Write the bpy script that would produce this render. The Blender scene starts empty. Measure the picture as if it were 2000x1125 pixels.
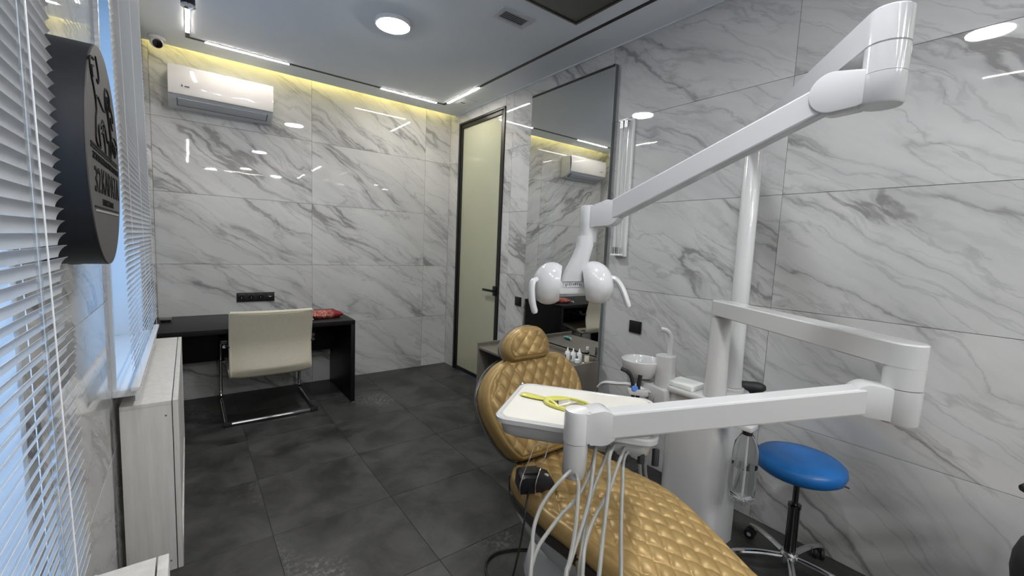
import bpy, bmesh, math, random
from math import sin, cos, pi, radians, sqrt
from mathutils import Vector, Matrix
random.seed(7)
S = bpy.context.scene
COL = S.collection
V = Vector

# ------------------------------------------------------------------ camera
cam_data = bpy.data.cameras.new('camera')
cam_data.sensor_width = 36
cam_data.lens = 832.833 / 2000 * 36
cam_data.clip_start = 0.01
cam = bpy.data.objects.new('camera', cam_data)
COL.objects.link(cam)
def cam_axes(yaw, pitch, roll):
    f = V((sin(yaw)*cos(pitch), cos(yaw)*cos(pitch), sin(pitch)))
    r0 = V((cos(yaw), -sin(yaw), 0)); u0 = r0.cross(f)
    return cos(roll)*r0 + sin(roll)*u0, -sin(roll)*r0 + cos(roll)*u0, f
r_, u_, f_ = cam_axes(0.651210685, -0.0974186498, 0.0426693343)
cam.matrix_world = Matrix(((r_.x, u_.x, -f_.x, 0), (r_.y, u_.y, -f_.y, 0), (r_.z, u_.z, -f_.z, 1.47), (0, 0, 0, 1)))
S.camera = cam

# ------------------------------------------------------------------ world, exposure
W = bpy.data.worlds.new('sky'); S.world = W; W.use_nodes = True
bg = W.node_tree.nodes['Background']
bg.inputs['Color'].default_value = (0.30, 0.52, 0.84, 1)
bg.inputs['Strength'].default_value = 1.35
S.view_settings.view_transform = 'Standard'
S.view_settings.look = 'None'
S.view_settings.gamma = 1
S.view_settings.exposure = 0.84
S.cycles.use_denoising = True
S.cycles.max_bounces = 8
S.cycles.transparent_max_bounces = 12
S.cycles.caustics_reflective = False
S.cycles.caustics_refractive = True
S.cycles.sample_clamp_indirect = 6
LAMP_STRIP = 52.0      # radiance of the track light diffusers
LAMP_ROUND = 130.0
COVE = 20.0

# ------------------------------------------------------------------ materials
def mat(name, col, rough=0.5, metal=0.0, spec=0.5, coat=0.0, trans=0.0, ior=1.45, emit=None, estr=0.0, alpha=1.0):
    m = bpy.data.materials.new(name); m.use_nodes = True
    p = m.node_tree.nodes['Principled BSDF']
    p.inputs['Base Color'].default_value = (*col, 1)
    p.inputs['Roughness'].default_value = rough
    p.inputs['Metallic'].default_value = metal
    p.inputs['Specular IOR Level'].default_value = spec
    p.inputs['Coat Weight'].default_value = coat
    p.inputs['Coat Roughness'].default_value = 0.05
    p.inputs['Transmission Weight'].default_value = trans
    p.inputs['IOR'].default_value = ior
    p.inputs['Alpha'].default_value = alpha
    if emit:
        p.inputs['Emission Color'].default_value = (*emit, 1)
        p.inputs['Emission Strength'].default_value = estr
    return m
def nodes_of(m):
    nt = m.node_tree
    return nt, nt.nodes, nt.links, nt.nodes['Principled BSDF']
def add(nt, t, **kw):
    n = nt.nodes.new(t)
    for k, v in kw.items(): setattr(n, k, v)
    return n
def math_node(nt, op, a, b=None, clamp=False):
    n = nt.nodes.new('ShaderNodeMath'); n.operation = op; n.use_clamp = clamp
    for i, x in enumerate((a, b)):
        if x is None: continue
        if isinstance(x, (int, float)): n.inputs[i].default_value = x
        else: nt.links.new(x, n.inputs[i])
    return n.outputs[0]
def noise(nt, vec, scale, detail=4, rough=0.55, dist=0.0):
    n = nt.nodes.new('ShaderNodeTexNoise')
    n.inputs['Scale'].default_value = scale; n.inputs['Detail'].default_value = detail
    n.inputs['Roughness'].default_value = rough; n.inputs['Distortion'].default_value = dist
    nt.links.new(vec, n.inputs['Vector'])
    return n.outputs['Fac']
def mapping(nt, vec, rot=(0, 0, 0), scale=(1, 1, 1), loc=(0, 0, 0)):
    n = nt.nodes.new('ShaderNodeMapping')
    n.inputs['Rotation'].default_value = rot; n.inputs['Scale'].default_value = scale; n.inputs['Location'].default_value = loc
    nt.links.new(vec, n.inputs['Vector'])
    return n.outputs['Vector']
def mixcol(nt, fac, a, b):
    n = nt.nodes.new('ShaderNodeMix'); n.data_type = 'RGBA'
    if isinstance(fac, (int, float)): n.inputs[0].default_value = fac
    else: nt.links.new(fac, n.inputs[0])
    for i, c in ((6, a), (7, b)):
        if isinstance(c, tuple): n.inputs[i].default_value = (*c, 1)
        else: nt.links.new(c, n.inputs[i])
    return n.outputs[2]
def smooth(nt, x, lo, hi):
    n = nt.nodes.new('ShaderNodeMapRange'); n.interpolation_type = 'SMOOTHSTEP'
    n.inputs[1].default_value = lo; n.inputs[2].default_value = hi
    nt.links.new(x, n.inputs[0])
    return n.outputs[0]

def make_marble():
    m = mat('polished_marble', (0.7, 0.7, 0.69), 0.022, spec=0.55)
    nt, ns, lk, p = nodes_of(m)
    uv = add(nt, 'ShaderNodeTexCoord').outputs['UV']
    rot = mapping(nt, uv, rot=(0, 0, radians(31)))
    st = mapping(nt, rot, scale=(0.27, 1.5, 1))
    warp = noise(nt, mapping(nt, rot, scale=(0.7, 1.0, 1)), 1.7, 6, 0.55)
    wadd = add(nt, 'ShaderNodeVectorMath', operation='MULTIPLY_ADD')
    cmb = add(nt, 'ShaderNodeCombineXYZ')
    lk.new(math_node(nt, 'SUBTRACT', warp, 0.5), cmb.inputs[1])
    lk.new(cmb.outputs[0], wadd.inputs[0]); wadd.inputs[1].default_value = (1, 0.55, 1)
    lk.new(st, wadd.inputs[2])
    vv = wadd.outputs[0]
    def ridge(scale, width, det, off):
        q = mapping(nt, vv, loc=(off, off*1.7, 0))
        n = noise(nt, q, scale, det, 0.52, 0.35)
        d = math_node(nt, 'ABSOLUTE', math_node(nt, 'SUBTRACT', n, 0.5))
        return math_node(nt, 'SUBTRACT', 1.0, smooth(nt, d, 0.0, width))
    big = noise(nt, mapping(nt, st, loc=(4.1, 2.2, 0)), 1.7, 2, 0.5)
    m1 = smooth(nt, big, 0.38, 0.68)
    r1 = math_node(nt, 'POWER', ridge(2.0, 0.026, 6, 0.0), 1.5)
    r2 = math_node(nt, 'POWER', ridge(4.2, 0.030, 5, 7.3), 1.8)
    r3 = math_node(nt, 'POWER', ridge(2.0, 0.12, 4, 0.0), 2.4)
    r4 = math_node(nt, 'POWER', ridge(2.6, 0.020, 6, 13.1), 1.5)
    v1 = math_node(nt, 'MULTIPLY', r1, math_node(nt, 'ADD', math_node(nt, 'MULTIPLY', m1, 0.50), 0.10))
    v2 = math_node(nt, 'MULTIPLY', r2, math_node(nt, 'ADD', math_node(nt, 'MULTIPLY', m1, 0.24), 0.03))
    v3 = math_node(nt, 'MULTIPLY', r3, math_node(nt, 'ADD', math_node(nt, 'MULTIPLY', m1, 0.30), 0.06))
    v4 = math_node(nt, 'MULTIPLY', r4, 0.26)
    vein = math_node(nt, 'MINIMUM', math_node(nt, 'ADD', math_node(nt, 'ADD', v1, v2), math_node(nt, 'ADD', v3, v4)), 0.78)
    cloud = smooth(nt, noise(nt, st, 2.2, 5, 0.6), 0.3, 0.7)
    base = mixcol(nt, cloud, (0.47, 0.47, 0.467), (0.56, 0.56, 0.552))
    lk.new(mixcol(nt, vein, base, (0.165, 0.158, 0.158)), p.inputs['Base Color'])
    bump = add(nt, 'ShaderNodeBump'); bump.inputs['Strength'].default_value = 0.007; bump.inputs['Distance'].default_value = 0.02
    lk.new(noise(nt, uv, 9, 1, 0.4), bump.inputs['Height'])
    lk.new(bump.outputs[0], p.inputs['Normal'])
    return m
def make_floor():
    m = mat('slate_floor', (0.04, 0.04, 0.04), 0.42, spec=0.4)
    nt, ns, lk, p = nodes_of(m)
    tc = add(nt, 'ShaderNodeTexCoord').outputs['UV']
    n1 = noise(nt, tc, 3.0, 8, 0.65, 0.4)
    n2 = noise(nt, tc, 1.3, 3, 0.5)
    n3 = noise(nt, tc, 40, 4, 0.7)
    c1 = mixcol(nt, smooth(nt, n1, 0.32, 0.68), (0.019, 0.019, 0.019), (0.064, 0.063, 0.060))
    patch = math_node(nt, 'MULTIPLY', smooth(nt, n2, 0.56, 0.72), smooth(nt, n3, 0.46, 0.66))
    c2 = mixcol(nt, patch, c1, (0.20, 0.195, 0.185))
    lk.new(mixcol(nt, math_node(nt, 'MULTIPLY', smooth(nt, n3, 0.55, 0.8), 0.25), c2, (0.12, 0.12, 0.115)), p.inputs['Base Color'])
    bump = add(nt, 'ShaderNodeBump'); bump.inputs['Strength'].default_value = 0.12; bump.inputs['Distance'].default_value = 0.004
    lk.new(n3, bump.inputs['Height']); lk.new(bump.outputs[0], p.inputs['Normal'])
    lk.new(math_node(nt, 'ADD', math_node(nt, 'MULTIPLY', n1, 0.2), 0.33), p.inputs['Roughness'])
    return m
def grainy(name, a, b, rough, scale=(1, 1, 14), spec=0.5, metal=0.0, s=6, coat=0.0, bump=0.0):
    m = mat(name, a, rough, metal, spec, coat)
    nt, ns, lk, p = nodes_of(m)
    tc = add(nt, 'ShaderNodeTexCoord').outputs['Object']
    n = noise(nt, mapping(nt, tc, scale=scale), s, 5, 0.6)
    lk.new(mixcol(nt, smooth(nt, n, 0.3, 0.7), a, b), p.inputs['Base Color'])
    if bump:
        bp = add(nt, 'ShaderNodeBump'); bp.inputs['Strength'].default_value = bump; bp.inputs['Distance'].default_value = 0.003
        lk.new(n, bp.inputs['Height']); lk.new(bp.outputs[0], p.inputs['Normal'])
    return m
def thin_clear(name, tint, refl=0.9, base=0.03):
    m = bpy.data.materials.new(name); m.use_nodes = True
    nt = m.node_tree; out = nt.nodes['Material Output']; nt.nodes.remove(nt.nodes['Principled BSDF'])
    tr = nt.nodes.new('ShaderNodeBsdfTransparent'); tr.inputs[0].default_value = (*tint, 1)
    gl = nt.nodes.new('ShaderNodeBsdfGlossy'); gl.inputs['Roughness'].default_value = 0.02; gl.inputs['Color'].default_value = (refl, refl, refl, 1)
    lw = nt.nodes.new('ShaderNodeLayerWeight'); lw.inputs['Blend'].default_value = 0.25
    f = math_node(nt, 'ADD', math_node(nt, 'MULTIPLY', lw.outputs['Facing'], 0.42), base, True)
    f = math_node(nt, 'POWER', f, 1.5)
    mx = nt.nodes.new('ShaderNodeMixShader'); nt.links.new(f, mx.inputs[0]); nt.links.new(tr.outputs[0], mx.inputs[1]); nt.links.new(gl.outputs[0], mx.inputs[2])
    nt.links.new(mx.outputs[0], out.inputs['Surface'])
    return m
M = {}
M['marble'] = make_marble()
M['floor'] = make_floor()
M['grout'] = mat('grout', (0.42, 0.42, 0.42), 0.8)
M['dark_grout'] = mat('dark_grout', (0.035, 0.035, 0.034), 0.8)
M['paint'] = grainy('ceiling_paint', (0.76, 0.79, 0.83), (0.78, 0.81, 0.85), 0.7, (1, 1, 1), s=3)  # white paint, with the faint blue of daylight mixed into its colour
M['white_plastic'] = grainy('white_plastic', (0.80, 0.80, 0.79), (0.82, 0.82, 0.81), 0.22, (1, 1, 1), s=3, coat=0.2)
M['unit_white'] = grainy('unit_enamel', (0.555, 0.555, 0.555), (0.57, 0.57, 0.57), 0.16, (1, 1, 1), s=2, coat=0.4)
M['lamp_white'] = grainy('lamp_enamel', (0.52, 0.52, 0.53), (0.535, 0.535, 0.545), 0.12, (1, 1, 1), s=2, coat=0.4)
M['upvc'] = grainy('window_plastic', (0.72, 0.74, 0.76), (0.74, 0.76, 0.78), 0.25, (1, 1, 1), s=2)
M['slat'] = grainy('slat_enamel', (0.62, 0.62, 0.62), (0.64, 0.64, 0.64), 0.28, (1, 1, 1), s=2)
M['cord'] = mat('blind_cord', (0.8, 0.8, 0.8), 0.6)
M['wand'] = thin_clear('clear_wand', (0.9, 0.93, 0.96), 1.0, 0.30)
M['glass'] = thin_clear('window_glass', (0.96, 0.98, 1.0))
M['black_matte'] = grainy('black_matte', (0.004, 0.004, 0.0045), (0.006, 0.006, 0.0065), 0.45, (1, 1, 1), s=20)
M['black_wood'] = grainy('black_desk', (0.005, 0.005, 0.0055), (0.007, 0.007, 0.007), 0.42, (1, 12, 12), s=4, spec=0.3)
M['black_metal'] = grainy('black_metal', (0.006, 0.006, 0.006), (0.008, 0.008, 0.008), 0.35, (1, 1, 1), s=12)
M['disc_face'] = grainy('disc_face', (0.060, 0.055, 0.052), (0.068, 0.063, 0.058), 0.55, (1, 1, 1), s=30)
M['disc_rim'] = grainy('disc_rim', (0.008, 0.009, 0.012), (0.011, 0.012, 0.015), 0.5, (1, 1, 1), s=30)
M['engraved'] = mat('engraved_black', (0.004, 0.004, 0.004), 0.7, spec=0.2)
M['light_line'] = mat('light_line', (0.35, 0.34, 0.33), 0.5)
M['mirror'] = mat('mirror_silver', (0.74, 0.75, 0.74), 0.008, metal=1.0)
M['mirror_edge'] = mat('mirror_edge', (0.12, 0.13, 0.13), 0.2)
M['door_glass'] = grainy('frosted_door_glass', (0.40, 0.41, 0.30), (0.42, 0.43, 0.315), 0.07, (1, 1, 1), s=1.5, spec=0.6)
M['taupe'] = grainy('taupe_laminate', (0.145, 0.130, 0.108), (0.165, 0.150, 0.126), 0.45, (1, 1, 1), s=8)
M['taupe_shade'] = grainy('taupe_shaded', (0.085, 0.078, 0.066), (0.095, 0.086, 0.073), 0.5, (1, 1, 1), s=8)  # taupe darkened in colour for the shade inside the open cabinet
M['whitewood'] = grainy('whitewashed_wood', (0.56, 0.54, 0.51), (0.63, 0.61, 0.58), 0.42, (9, 9, 0.7), s=5, bump=0.05)
M['cream'] = grainy('cream_leather', (0.60, 0.55, 0.43), (0.63, 0.58, 0.46), 0.42, (1, 1, 1), s=60, bump=0.08)
M['chrome'] = mat('chrome', (0.75, 0.75, 0.76), 0.06, metal=1.0)
M['dark_chrome'] = mat('dark_chrome', (0.10, 0.10, 0.105), 0.12, metal=1.0)
M['steel'] = mat('brushed_steel', (0.55, 0.55, 0.54), 0.25, metal=1.0)
M['gold'] = grainy('gold_leather', (0.355, 0.235, 0.088), (0.41, 0.275, 0.108), 0.40, (1, 1, 1), s=14, spec=0.5, metal=0.25, bump=0.06)
M['gold_side'] = grainy('gold_leather_side', (0.31, 0.210, 0.085), (0.36, 0.245, 0.10), 0.42, (1, 1, 1), s=10, spec=0.45, metal=0.2, bump=0.06)
M['brown_band'] = grainy('dark_brown_leather', (0.040, 0.032, 0.027), (0.052, 0.042, 0.035), 0.35, (1, 1, 1), s=14)
M['grey_shell'] = grainy('grey_shell', (0.16, 0.155, 0.15), (0.18, 0.175, 0.17), 0.28, (1, 1, 1), s=4)
M['chair_white'] = grainy('chair_enamel', (0.52, 0.53, 0.55), (0.54, 0.55, 0.57), 0.2, (1, 1, 1), s=3, coat=0.3)
M['hose'] = grainy('grey_hose', (0.23, 0.23, 0.215), (0.26, 0.26, 0.24), 0.4, (1, 1, 1), s=10)
M['black_rubber'] = grainy('black_rubber', (0.012, 0.012, 0.013), (0.018, 0.018, 0.019), 0.55, (1, 1, 1), s=20)
M['navy'] = grainy('navy_plastic', (0.008, 0.009, 0.014), (0.011, 0.012, 0.018), 0.4, (1, 1, 1), s=15)
M['tray_mat'] = grainy('tray_silicone', (0.70, 0.68, 0.61), (0.72, 0.70, 0.64), 0.45, (1, 1, 1), s=6)
M['yellow'] = mat('yellow_plastic', (0.60, 0.57, 0.13), 0.25, coat=0.3)
M['blue_vinyl'] = grainy('blue_vinyl', (0.006, 0.11, 0.36), (0.008, 0.125, 0.39), 0.33, (1, 1, 1), s=30, bump=0.03)
M['clear'] = mat('clear_plastic', (0.98, 0.99, 0.99), 0.01, trans=1.0, ior=1.10)
M['water'] = mat('water', (0.98, 0.99, 0.99), 0.0, trans=1.0, ior=1.12)
M['bottle_white'] = mat('bottle_white', (0.78, 0.79, 0.78), 0.35)
M['teal'] = mat('teal_tube', (0.10, 0.55, 0.55), 0.35)
M['label_ink'] = mat('label_ink', (0.03, 0.03, 0.05), 0.5)
M['label_cream'] = mat('label_cream', (0.75, 0.70, 0.58), 0.5)
M['blue_badge'] = mat('blue_badge', (0.10, 0.25, 0.72), 0.35)
M['pale_paper'] = mat('pale_tissue', (0.80, 0.82, 0.79), 0.7)
M['red_dark'] = grainy('dark_red_velvet', (0.10, 0.005, 0.008), (0.14, 0.008, 0.012), 0.7, (1, 1, 1), s=20)
M['ac_white'] = grainy('ac_gloss', (0.49, 0.475, 0.46), (0.50, 0.485, 0.47), 0.06, (1, 1, 1), s=2, coat=0.5)
M['ac_grey'] = grainy('ac_body', (0.55, 0.57, 0.60), (0.57, 0.59, 0.62), 0.35, (1, 1, 1), s=2)
M['ac_louver'] = grainy('ac_louver', (0.40, 0.42, 0.45), (0.42, 0.44, 0.47), 0.35, (1, 1, 1), s=2)
M['strip'] = mat('strip_light', (1, 1, 1), 0.5, emit=(1.0, 0.94, 0.85), estr=LAMP_STRIP)
M['round'] = mat('round_light', (1, 1, 1), 0.5, emit=(0.96, 0.98, 1.0), estr=LAMP_ROUND)
M['cove'] = mat('cove_light', (1, 1, 1), 0.5, emit=(1.0, 0.80, 0.22), estr=COVE)
M['panel_dark'] = grainy('dark_ceiling_glass', (0.022, 0.020, 0.018), (0.026, 0.024, 0.021), 0.3, (1, 1, 1), s=2)
M['panel_rim'] = mat('bronze_rim', (0.11, 0.095, 0.08), 0.35, metal=0.6)
M['grille'] = mat('grille_plastic', (0.55, 0.55, 0.56), 0.5)
M['grille_dark'] = mat('grille_inside', (0.16, 0.16, 0.165), 0.8)
M['tube_glass'] = mat('lamp_tube_glass', (0.86, 0.87, 0.86), 0.06, trans=0.55, ior=1.2)
M['lens'] = mat('lens_black', (0.004, 0.004, 0.004), 0.08)
def make_pouch():
    m = mat('red_floral_velvet', (0.3, 0.01, 0.015), 0.75)
    nt, ns, lk, p = nodes_of(m)
    tc = add(nt, 'ShaderNodeTexCoord').outputs['Object']
    n = noise(nt, tc, 38, 3, 0.6, 1.2)
    d = math_node(nt, 'ABSOLUTE', math_node(nt, 'SUBTRACT', n, 0.52))
    swirl = math_node(nt, 'SUBTRACT', 1.0, smooth(nt, d, 0.015, 0.06))
    sx = add(nt, 'ShaderNodeSeparateXYZ'); lk.new(tc, sx.inputs[0])
    region = math_node(nt, 'SUBTRACT', 1.0, smooth(nt, sx.outputs[0], 1.02, 1.06))
    lk.new(mixcol(nt, math_node(nt, 'MULTIPLY', swirl, region), (0.17, 0.004, 0.008), (0.55, 0.26, 0.20)), p.inputs['Base Color'])
    return m
M['pouch'] = make_pouch()

# ------------------------------------------------------------------ mesh helpers
def frame_from(axis):
    z = V(axis).normalized()
    x = z.cross(V((0, 0, 1)))
    if x.length < 1e-4: x = V((1, 0, 0))
    x.normalize()
    return x, z.cross(x), z
class MB:
    def __init__(self): self.bm = bmesh.new()
    def ring(self, pts): return [self.bm.verts.new(p) for p in pts]
    def bridge(self, a, b, closed=True):
        n = len(a)
        for i in range(n if closed else n-1):
            j = (i+1) % n
            self.bm.faces.new((a[i], a[j], b[j], b[i]))
    def cap(self, r):
        try: self.bm.faces.new(r)
        except ValueError: pass
    def box(self, x0, x1, y0, y1, z0, z1, mtx=None):
        ps = [V((x, y, z)) for z in (z0, z1) for (x, y) in ((x0, y0), (x1, y0), (x1, y1), (x0, y1))]
        if mtx: ps = [mtx @ p for p in ps]
        v = self.ring(ps)
        for f in ((3, 2, 1, 0), (4, 5, 6, 7), (0, 1, 5, 4), (1, 2, 6, 5), (2, 3, 7, 6), (3, 0, 4, 7)):
            self.bm.faces.new([v[i] for i in f])
        return self
    def cyl(self, p0, p1, r0, r1=None, n=20):
        r1 = r0 if r1 is None else r1
        p0, p1 = V(p0), V(p1); x, y, z = frame_from(p1-p0)
        a = self.ring([p0 + r0*(cos(t)*x + sin(t)*y) for t in [2*pi*i/n for i in range(n)]])
        b = self.ring([p1 + r1*(cos(t)*x + sin(t)*y) for t in [2*pi*i/n for i in range(n)]])
        self.bridge(a, b); self.cap(a[::-1]); self.cap(b)
        return self
    def lathe(self, prof, origin=(0, 0, 0), axis=(0, 0, 1), n=28, caps=True, sc=(1, 1)):
        x, y, z = frame_from(axis); o = V(origin); prev = None; first = None
        if abs(V(axis).normalized().z) > 0.999: x, y, z = V((1, 0, 0)), V((0, 1, 0)), V((0, 0, 1))
        for (r, h) in prof:
            ring = self.ring([o + h*z + max(r, 1e-5)*(sc[0]*cos(t)*x + sc[1]*sin(t)*y) for t in [2*pi*i/n for i in range(n)]])
            if prev: self.bridge(prev, ring)
            else: first = ring
            prev = ring
        if caps: self.cap(first[::-1]); self.cap(prev)
        return self
    def tube(self, pts, r, n=8, caps=True, taper=None, flat=1.0):
        pts = [V(p) for p in pts]; prev = None; first = None
        x = None
        for i, p in enumerate(pts):
            d = (pts[min(i+1, len(pts)-1)] - pts[max(i-1, 0)]).normalized()
            if x is None: x, y, _ = frame_from(d)
            else:
                x = (x - d*x.dot(d)).normalized(); y = d.cross(x)
            rr = r if taper is None else taper[i]
            ring = self.ring([p + rr*(cos(t)*x + flat*sin(t)*y) for t in [2*pi*k/n for k in range(n)]])
            if prev: self.bridge(prev, ring)
            else: first = ring
            prev = ring
        if caps: self.cap(first[::-1]); self.cap(prev)
        return self
    def prism(self, pts, depth, mtx=None):
        mtx = mtx or Matrix()
        a = self.ring([mtx @ V((p[0], p[1], 0)) for p in pts])
        b = self.ring([mtx @ V((p[0], p[1], depth)) for p in pts])
        self.bridge(a, b); self.cap(a[::-1]); self.cap(b)
        return self
    def loft(self, rings, caps=True):
        prev = None
        for r in rings:
            rr = self.ring(r)
            if prev: self.bridge(prev, rr)
            else: first = rr
            prev = rr
        if caps: self.cap(first[::-1]); self.cap(prev)
        return self
    def ball(self, c, r, n=16, m=10, sc=(1, 1, 1)):
        rings = []
        for i in range(1, m):
            a = pi*i/m
            rings.append([V(c) + V((sc[0]*r*sin(a)*cos(t), sc[1]*r*sin(a)*sin(t), -sc[2]*r*cos(a))) for t in [2*pi*k/n for k in range(n)]])
        return self.loft(rings)
    def build(self, name, m, parent=None, bevel=0.0, seg=2, angle=35, sub=0, kind=None, label=None):
        bm = self.bm
        bmesh.ops.recalc_face_normals(bm, faces=bm.faces)
        if bevel:
            es = [e for e in bm.edges if len(e.link_faces) == 2 and e.calc_face_angle(0) > radians(40)]
            bmesh.ops.bevel(bm, geom=es, offset=bevel, segments=seg, profile=0.6, affect='EDGES', clamp_overlap=True)
        me = bpy.data.meshes.new(name); bm.to_mesh(me); bm.free()
        for p in me.polygons: p.use_smooth = True
        me.set_sharp_from_angle(angle=radians(angle))
        return link(name, me, m, parent, sub, kind, label)
def link(name, me, m, parent=None, sub=0, kind=None, label=None):
    o = bpy.data.objects.new(name, me)
    if m is not None and not me.materials: me.materials.append(m)
    COL.objects.link(o)
    if sub:
        s = o.modifiers.new('subsurf', 'SUBSURF'); s.levels = sub; s.render_levels = sub
    if parent: adopt(o, parent)
    if kind: o['kind'] = kind
    if label: o['label'] = label
    return o
def world_of(o):
    m = Matrix.LocRotScale(o.location, o.rotation_euler, o.scale)
    if o.parent: m = world_of(o.parent) @ o.matrix_parent_inverse @ m
    return m
def adopt(o, parent):
    o.parent = parent
    o.matrix_parent_inverse = world_of(parent).inverted()
def tag(o, label, cat, group=None):
    o['label'] = label; o['category'] = cat
    if group: o['group'] = group
    return o
def thing(name, label, cat, loc=(0, 0, 0), group=None):
    o = bpy.data.objects.new(name, None); COL.objects.link(o); o.location = loc
    o.empty_display_size = 0.1
    return tag(o, label, cat, group)
def struct(o): o['kind'] = 'structure'; return o
def dup(o, parent=None):
    c = o.copy(); COL.objects.link(c)
    if parent: c.parent = parent
    for ch in list(o.children): dup(ch, c)
    return c
def rrect(w, h, r, n=5):
    pts = []
    for cx, cy, a0 in ((w-r, h-r, 0), (-w+r, h-r, 90), (-w+r, -h+r, 180), (w-r, -h+r, 270)):
        for k in range(n+1):
            a = radians(a0 + 90*k/n); pts.append((cx + r*cos(a), cy + r*sin(a)))
    return pts
def spline(pts, n=6):
    pts = [V(p) for p in pts]; out = []
    for i in range(len(pts)-1):
        p0, p1, p2, p3 = pts[max(i-1, 0)], pts[i], pts[i+1], pts[min(i+2, len(pts)-1)]
        for k in range(n):
            t = k/n
            out.append(0.5*((2*p1) + (-p0+p2)*t + (2*p0-5*p1+4*p2-p3)*t*t + (-p0+3*p1-3*p2+p3)*t**3))
    out.append(pts[-1]); return out
def interp(table, x):
    if x <= table[0][0]: return table[0][1]
    for (a, b), (c, d) in zip(table, table[1:]):
        if x <= c:
            t = (x-a)/(c-a); return b + (d-b)*t
    return table[-1][1]
def axes(o, x, y, z):
    x, y, z, o = V(x), V(y), V(z), V(o)
    return Matrix(((x.x, y.x, z.x, o.x), (x.y, y.y, z.y, o.y), (x.z, y.z, z.z, o.z), (0, 0, 0, 1)))
def text_mesh(name, body, size, mtx, m, parent, depth=0.0015, width=None, align='CENTER'):
    cu = bpy.data.curves.new(name, 'FONT'); cu.body = body; cu.size = size; cu.align_x = align; cu.extrude = depth
    t = bpy.data.objects.new(name, cu); COL.objects.link(t)
    bpy.context.view_layer.update()
    me = bpy.data.meshes.new_from_object(t.evaluated_get(bpy.context.evaluated_depsgraph_get()))
    bpy.data.objects.remove(t)
    if width:
        xs = [v.co.x for v in me.vertices]; s = width/(max(xs)-min(xs))
        for v in me.vertices: v.co.x *= s
    me.transform(mtx)
    me.materials.clear()
    return link(name, me, m, parent)

# ------------------------------------------------------------------ room dimensions
XR, XL, YB, YF, ZC = 2.50, -0.25, 4.60, -3.40, 2.93

# floor of 60 cm slabs
fl = struct(MB().box(XL-0.3, XR+0.05, YF-0.05, YB+0.1, -0.06, -0.0025).build('floor', M['dark_grout']))
def uv_plane(me, fn):
    uv = me.uv_layers.new(name='UVMap')
    for l in me.loops: uv.data[l.index].uv = fn(me.vertices[l.vertex_index].co)
tile_no = 0
def floor_tile(x0, x1, y0, y1):
    global tile_no
    g = 0.0012
    b = MB().box(x0+g, x1-g, y0+g, y1-g, -0.012, 0.0)
    o = b.build('tile', M['floor'], fl, bevel=0.0008, seg=1)
    ox, oy = (tile_no*3.73) % 17, (tile_no*5.11) % 13
    rr = tile_no % 2
    uv_plane(o.data, lambda c: ((c.x+ox, c.y+oy) if rr else (c.y+oy, -c.x+ox)))
    tile_no += 1
xs = [XL, 0.3, 0.9, 1.5, 2.1, XR]; ys = [YF, -3.15, -2.55, -1.95, -1.35, -0.75, -0.15, 0.45, 1.05, 1.65, 2.25, 2.85, 3.45, 4.05, YB]
for x0, x1 in zip(xs, xs[1:]):
    for y0, y1 in zip(ys, ys[1:]): floor_tile(x0, x1, y0, y1)

# marble slabs
slab_no = 0
def slab(parent, a0, a1, z0, z1, to_world, flip=1, seed=None):
    """a tile in (along, z) wall coordinates; to_world maps (a, z, depth) to a point"""
    global slab_no
    g = 0.0010
    k = slab_no if seed is None else seed
    ou, ov = (k % 4)*5.37 + (k//4 % 3)*2.21, (k % 3)*3.9 + (k//3 % 5)*1.13
    b = MB()
    ps = [to_world(a, z, d) for d in (0.009, 0.0) for (a, z) in ((a0+g, z0+g), (a1-g, z0+g), (a1-g, z1-g), (a0+g, z1-g))]
    v = b.ring(ps)
    for f in ((3, 2, 1, 0), (4, 5, 6, 7), (0, 1, 5, 4), (1, 2, 6, 5), (2, 3, 7, 6), (3, 0, 4, 7)): b.bm.faces.new([v[i] for i in f])
    o = b.build('tile', M['marble'], parent, bevel=0.0007, seg=1)
    inv = to_world
    def fn(c):
        along = c.x if inv is back_w or inv is front_w else c.y
        return (flip*along + ou, c.z + ov)
    uv_plane(o.data, fn)
    slab_no += 1
    return o
def back_w(a, z, d): return V((a, YB + d, z))
def front_w(a, z, d): return V((a, YF - d, z))
def right_w(a, z, d): return V((XR + d, a, z))
def left_w(a, z, d): return V((XL - d, a, z))
zrows = [0, 0.6, 1.2, 1.8, 2.4, 3.0, 3.06]
wb = struct(MB().box(XL-0.3, XR+0.1, YB+0.008, YB+0.1, -0.06, 3.12).build('wall_back', M['grout']))
for x0, x1 in ((XL, 0.985-1.2+0.0), (-0.215, 0.985), (0.985, 2.185), (2.185, XR)):
    if x1 - x0 < 0.02: continue
    for z0, z1 in zip(zrows, zrows[1:]): slab(wb, x0, x1, z0, z1, back_w, 1)
wr = MB()
DY0, DY1, DZ = 3.495, 4.382, 2.825
wr.box(XR+0.008, XR+0.1, YF-0.05, DY0+0.02, -0.06, 3.0)
wr.box(XR+0.008, XR+0.1, DY1-0.02, YB+0.1, -0.06, 3.0)
wr.box(XR+0.008, XR+0.1, DY0+0.02, DY1-0.02, DZ-0.02, 3.0)
wr = struct(wr.build('wall_right', M['grout']))
zr2 = [0, 0.6, 1.2, 1.8, 2.4, 2.93]
for y0, y1 in ((YF, -2.63), (-2.63, -1.43), (-1.43, -0.23), (-0.23, 0.97), (0.97, 2.17), (2.17, 3.37), (3.37, DY0), (DY1, YB)):
    for z0, z1 in zip(zr2, zr2[1:]): slab(wr, y0, y1, z0, z1, right_w, -1)
slab(wr, DY0, DY1, DZ, 2.93, right_w, -1)
wf = struct(MB().box(XL-0.3, XR+0.1, YF-0.1, YF-0.008, -0.06, 3.0).build('wall_front', M['grout']))
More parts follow.
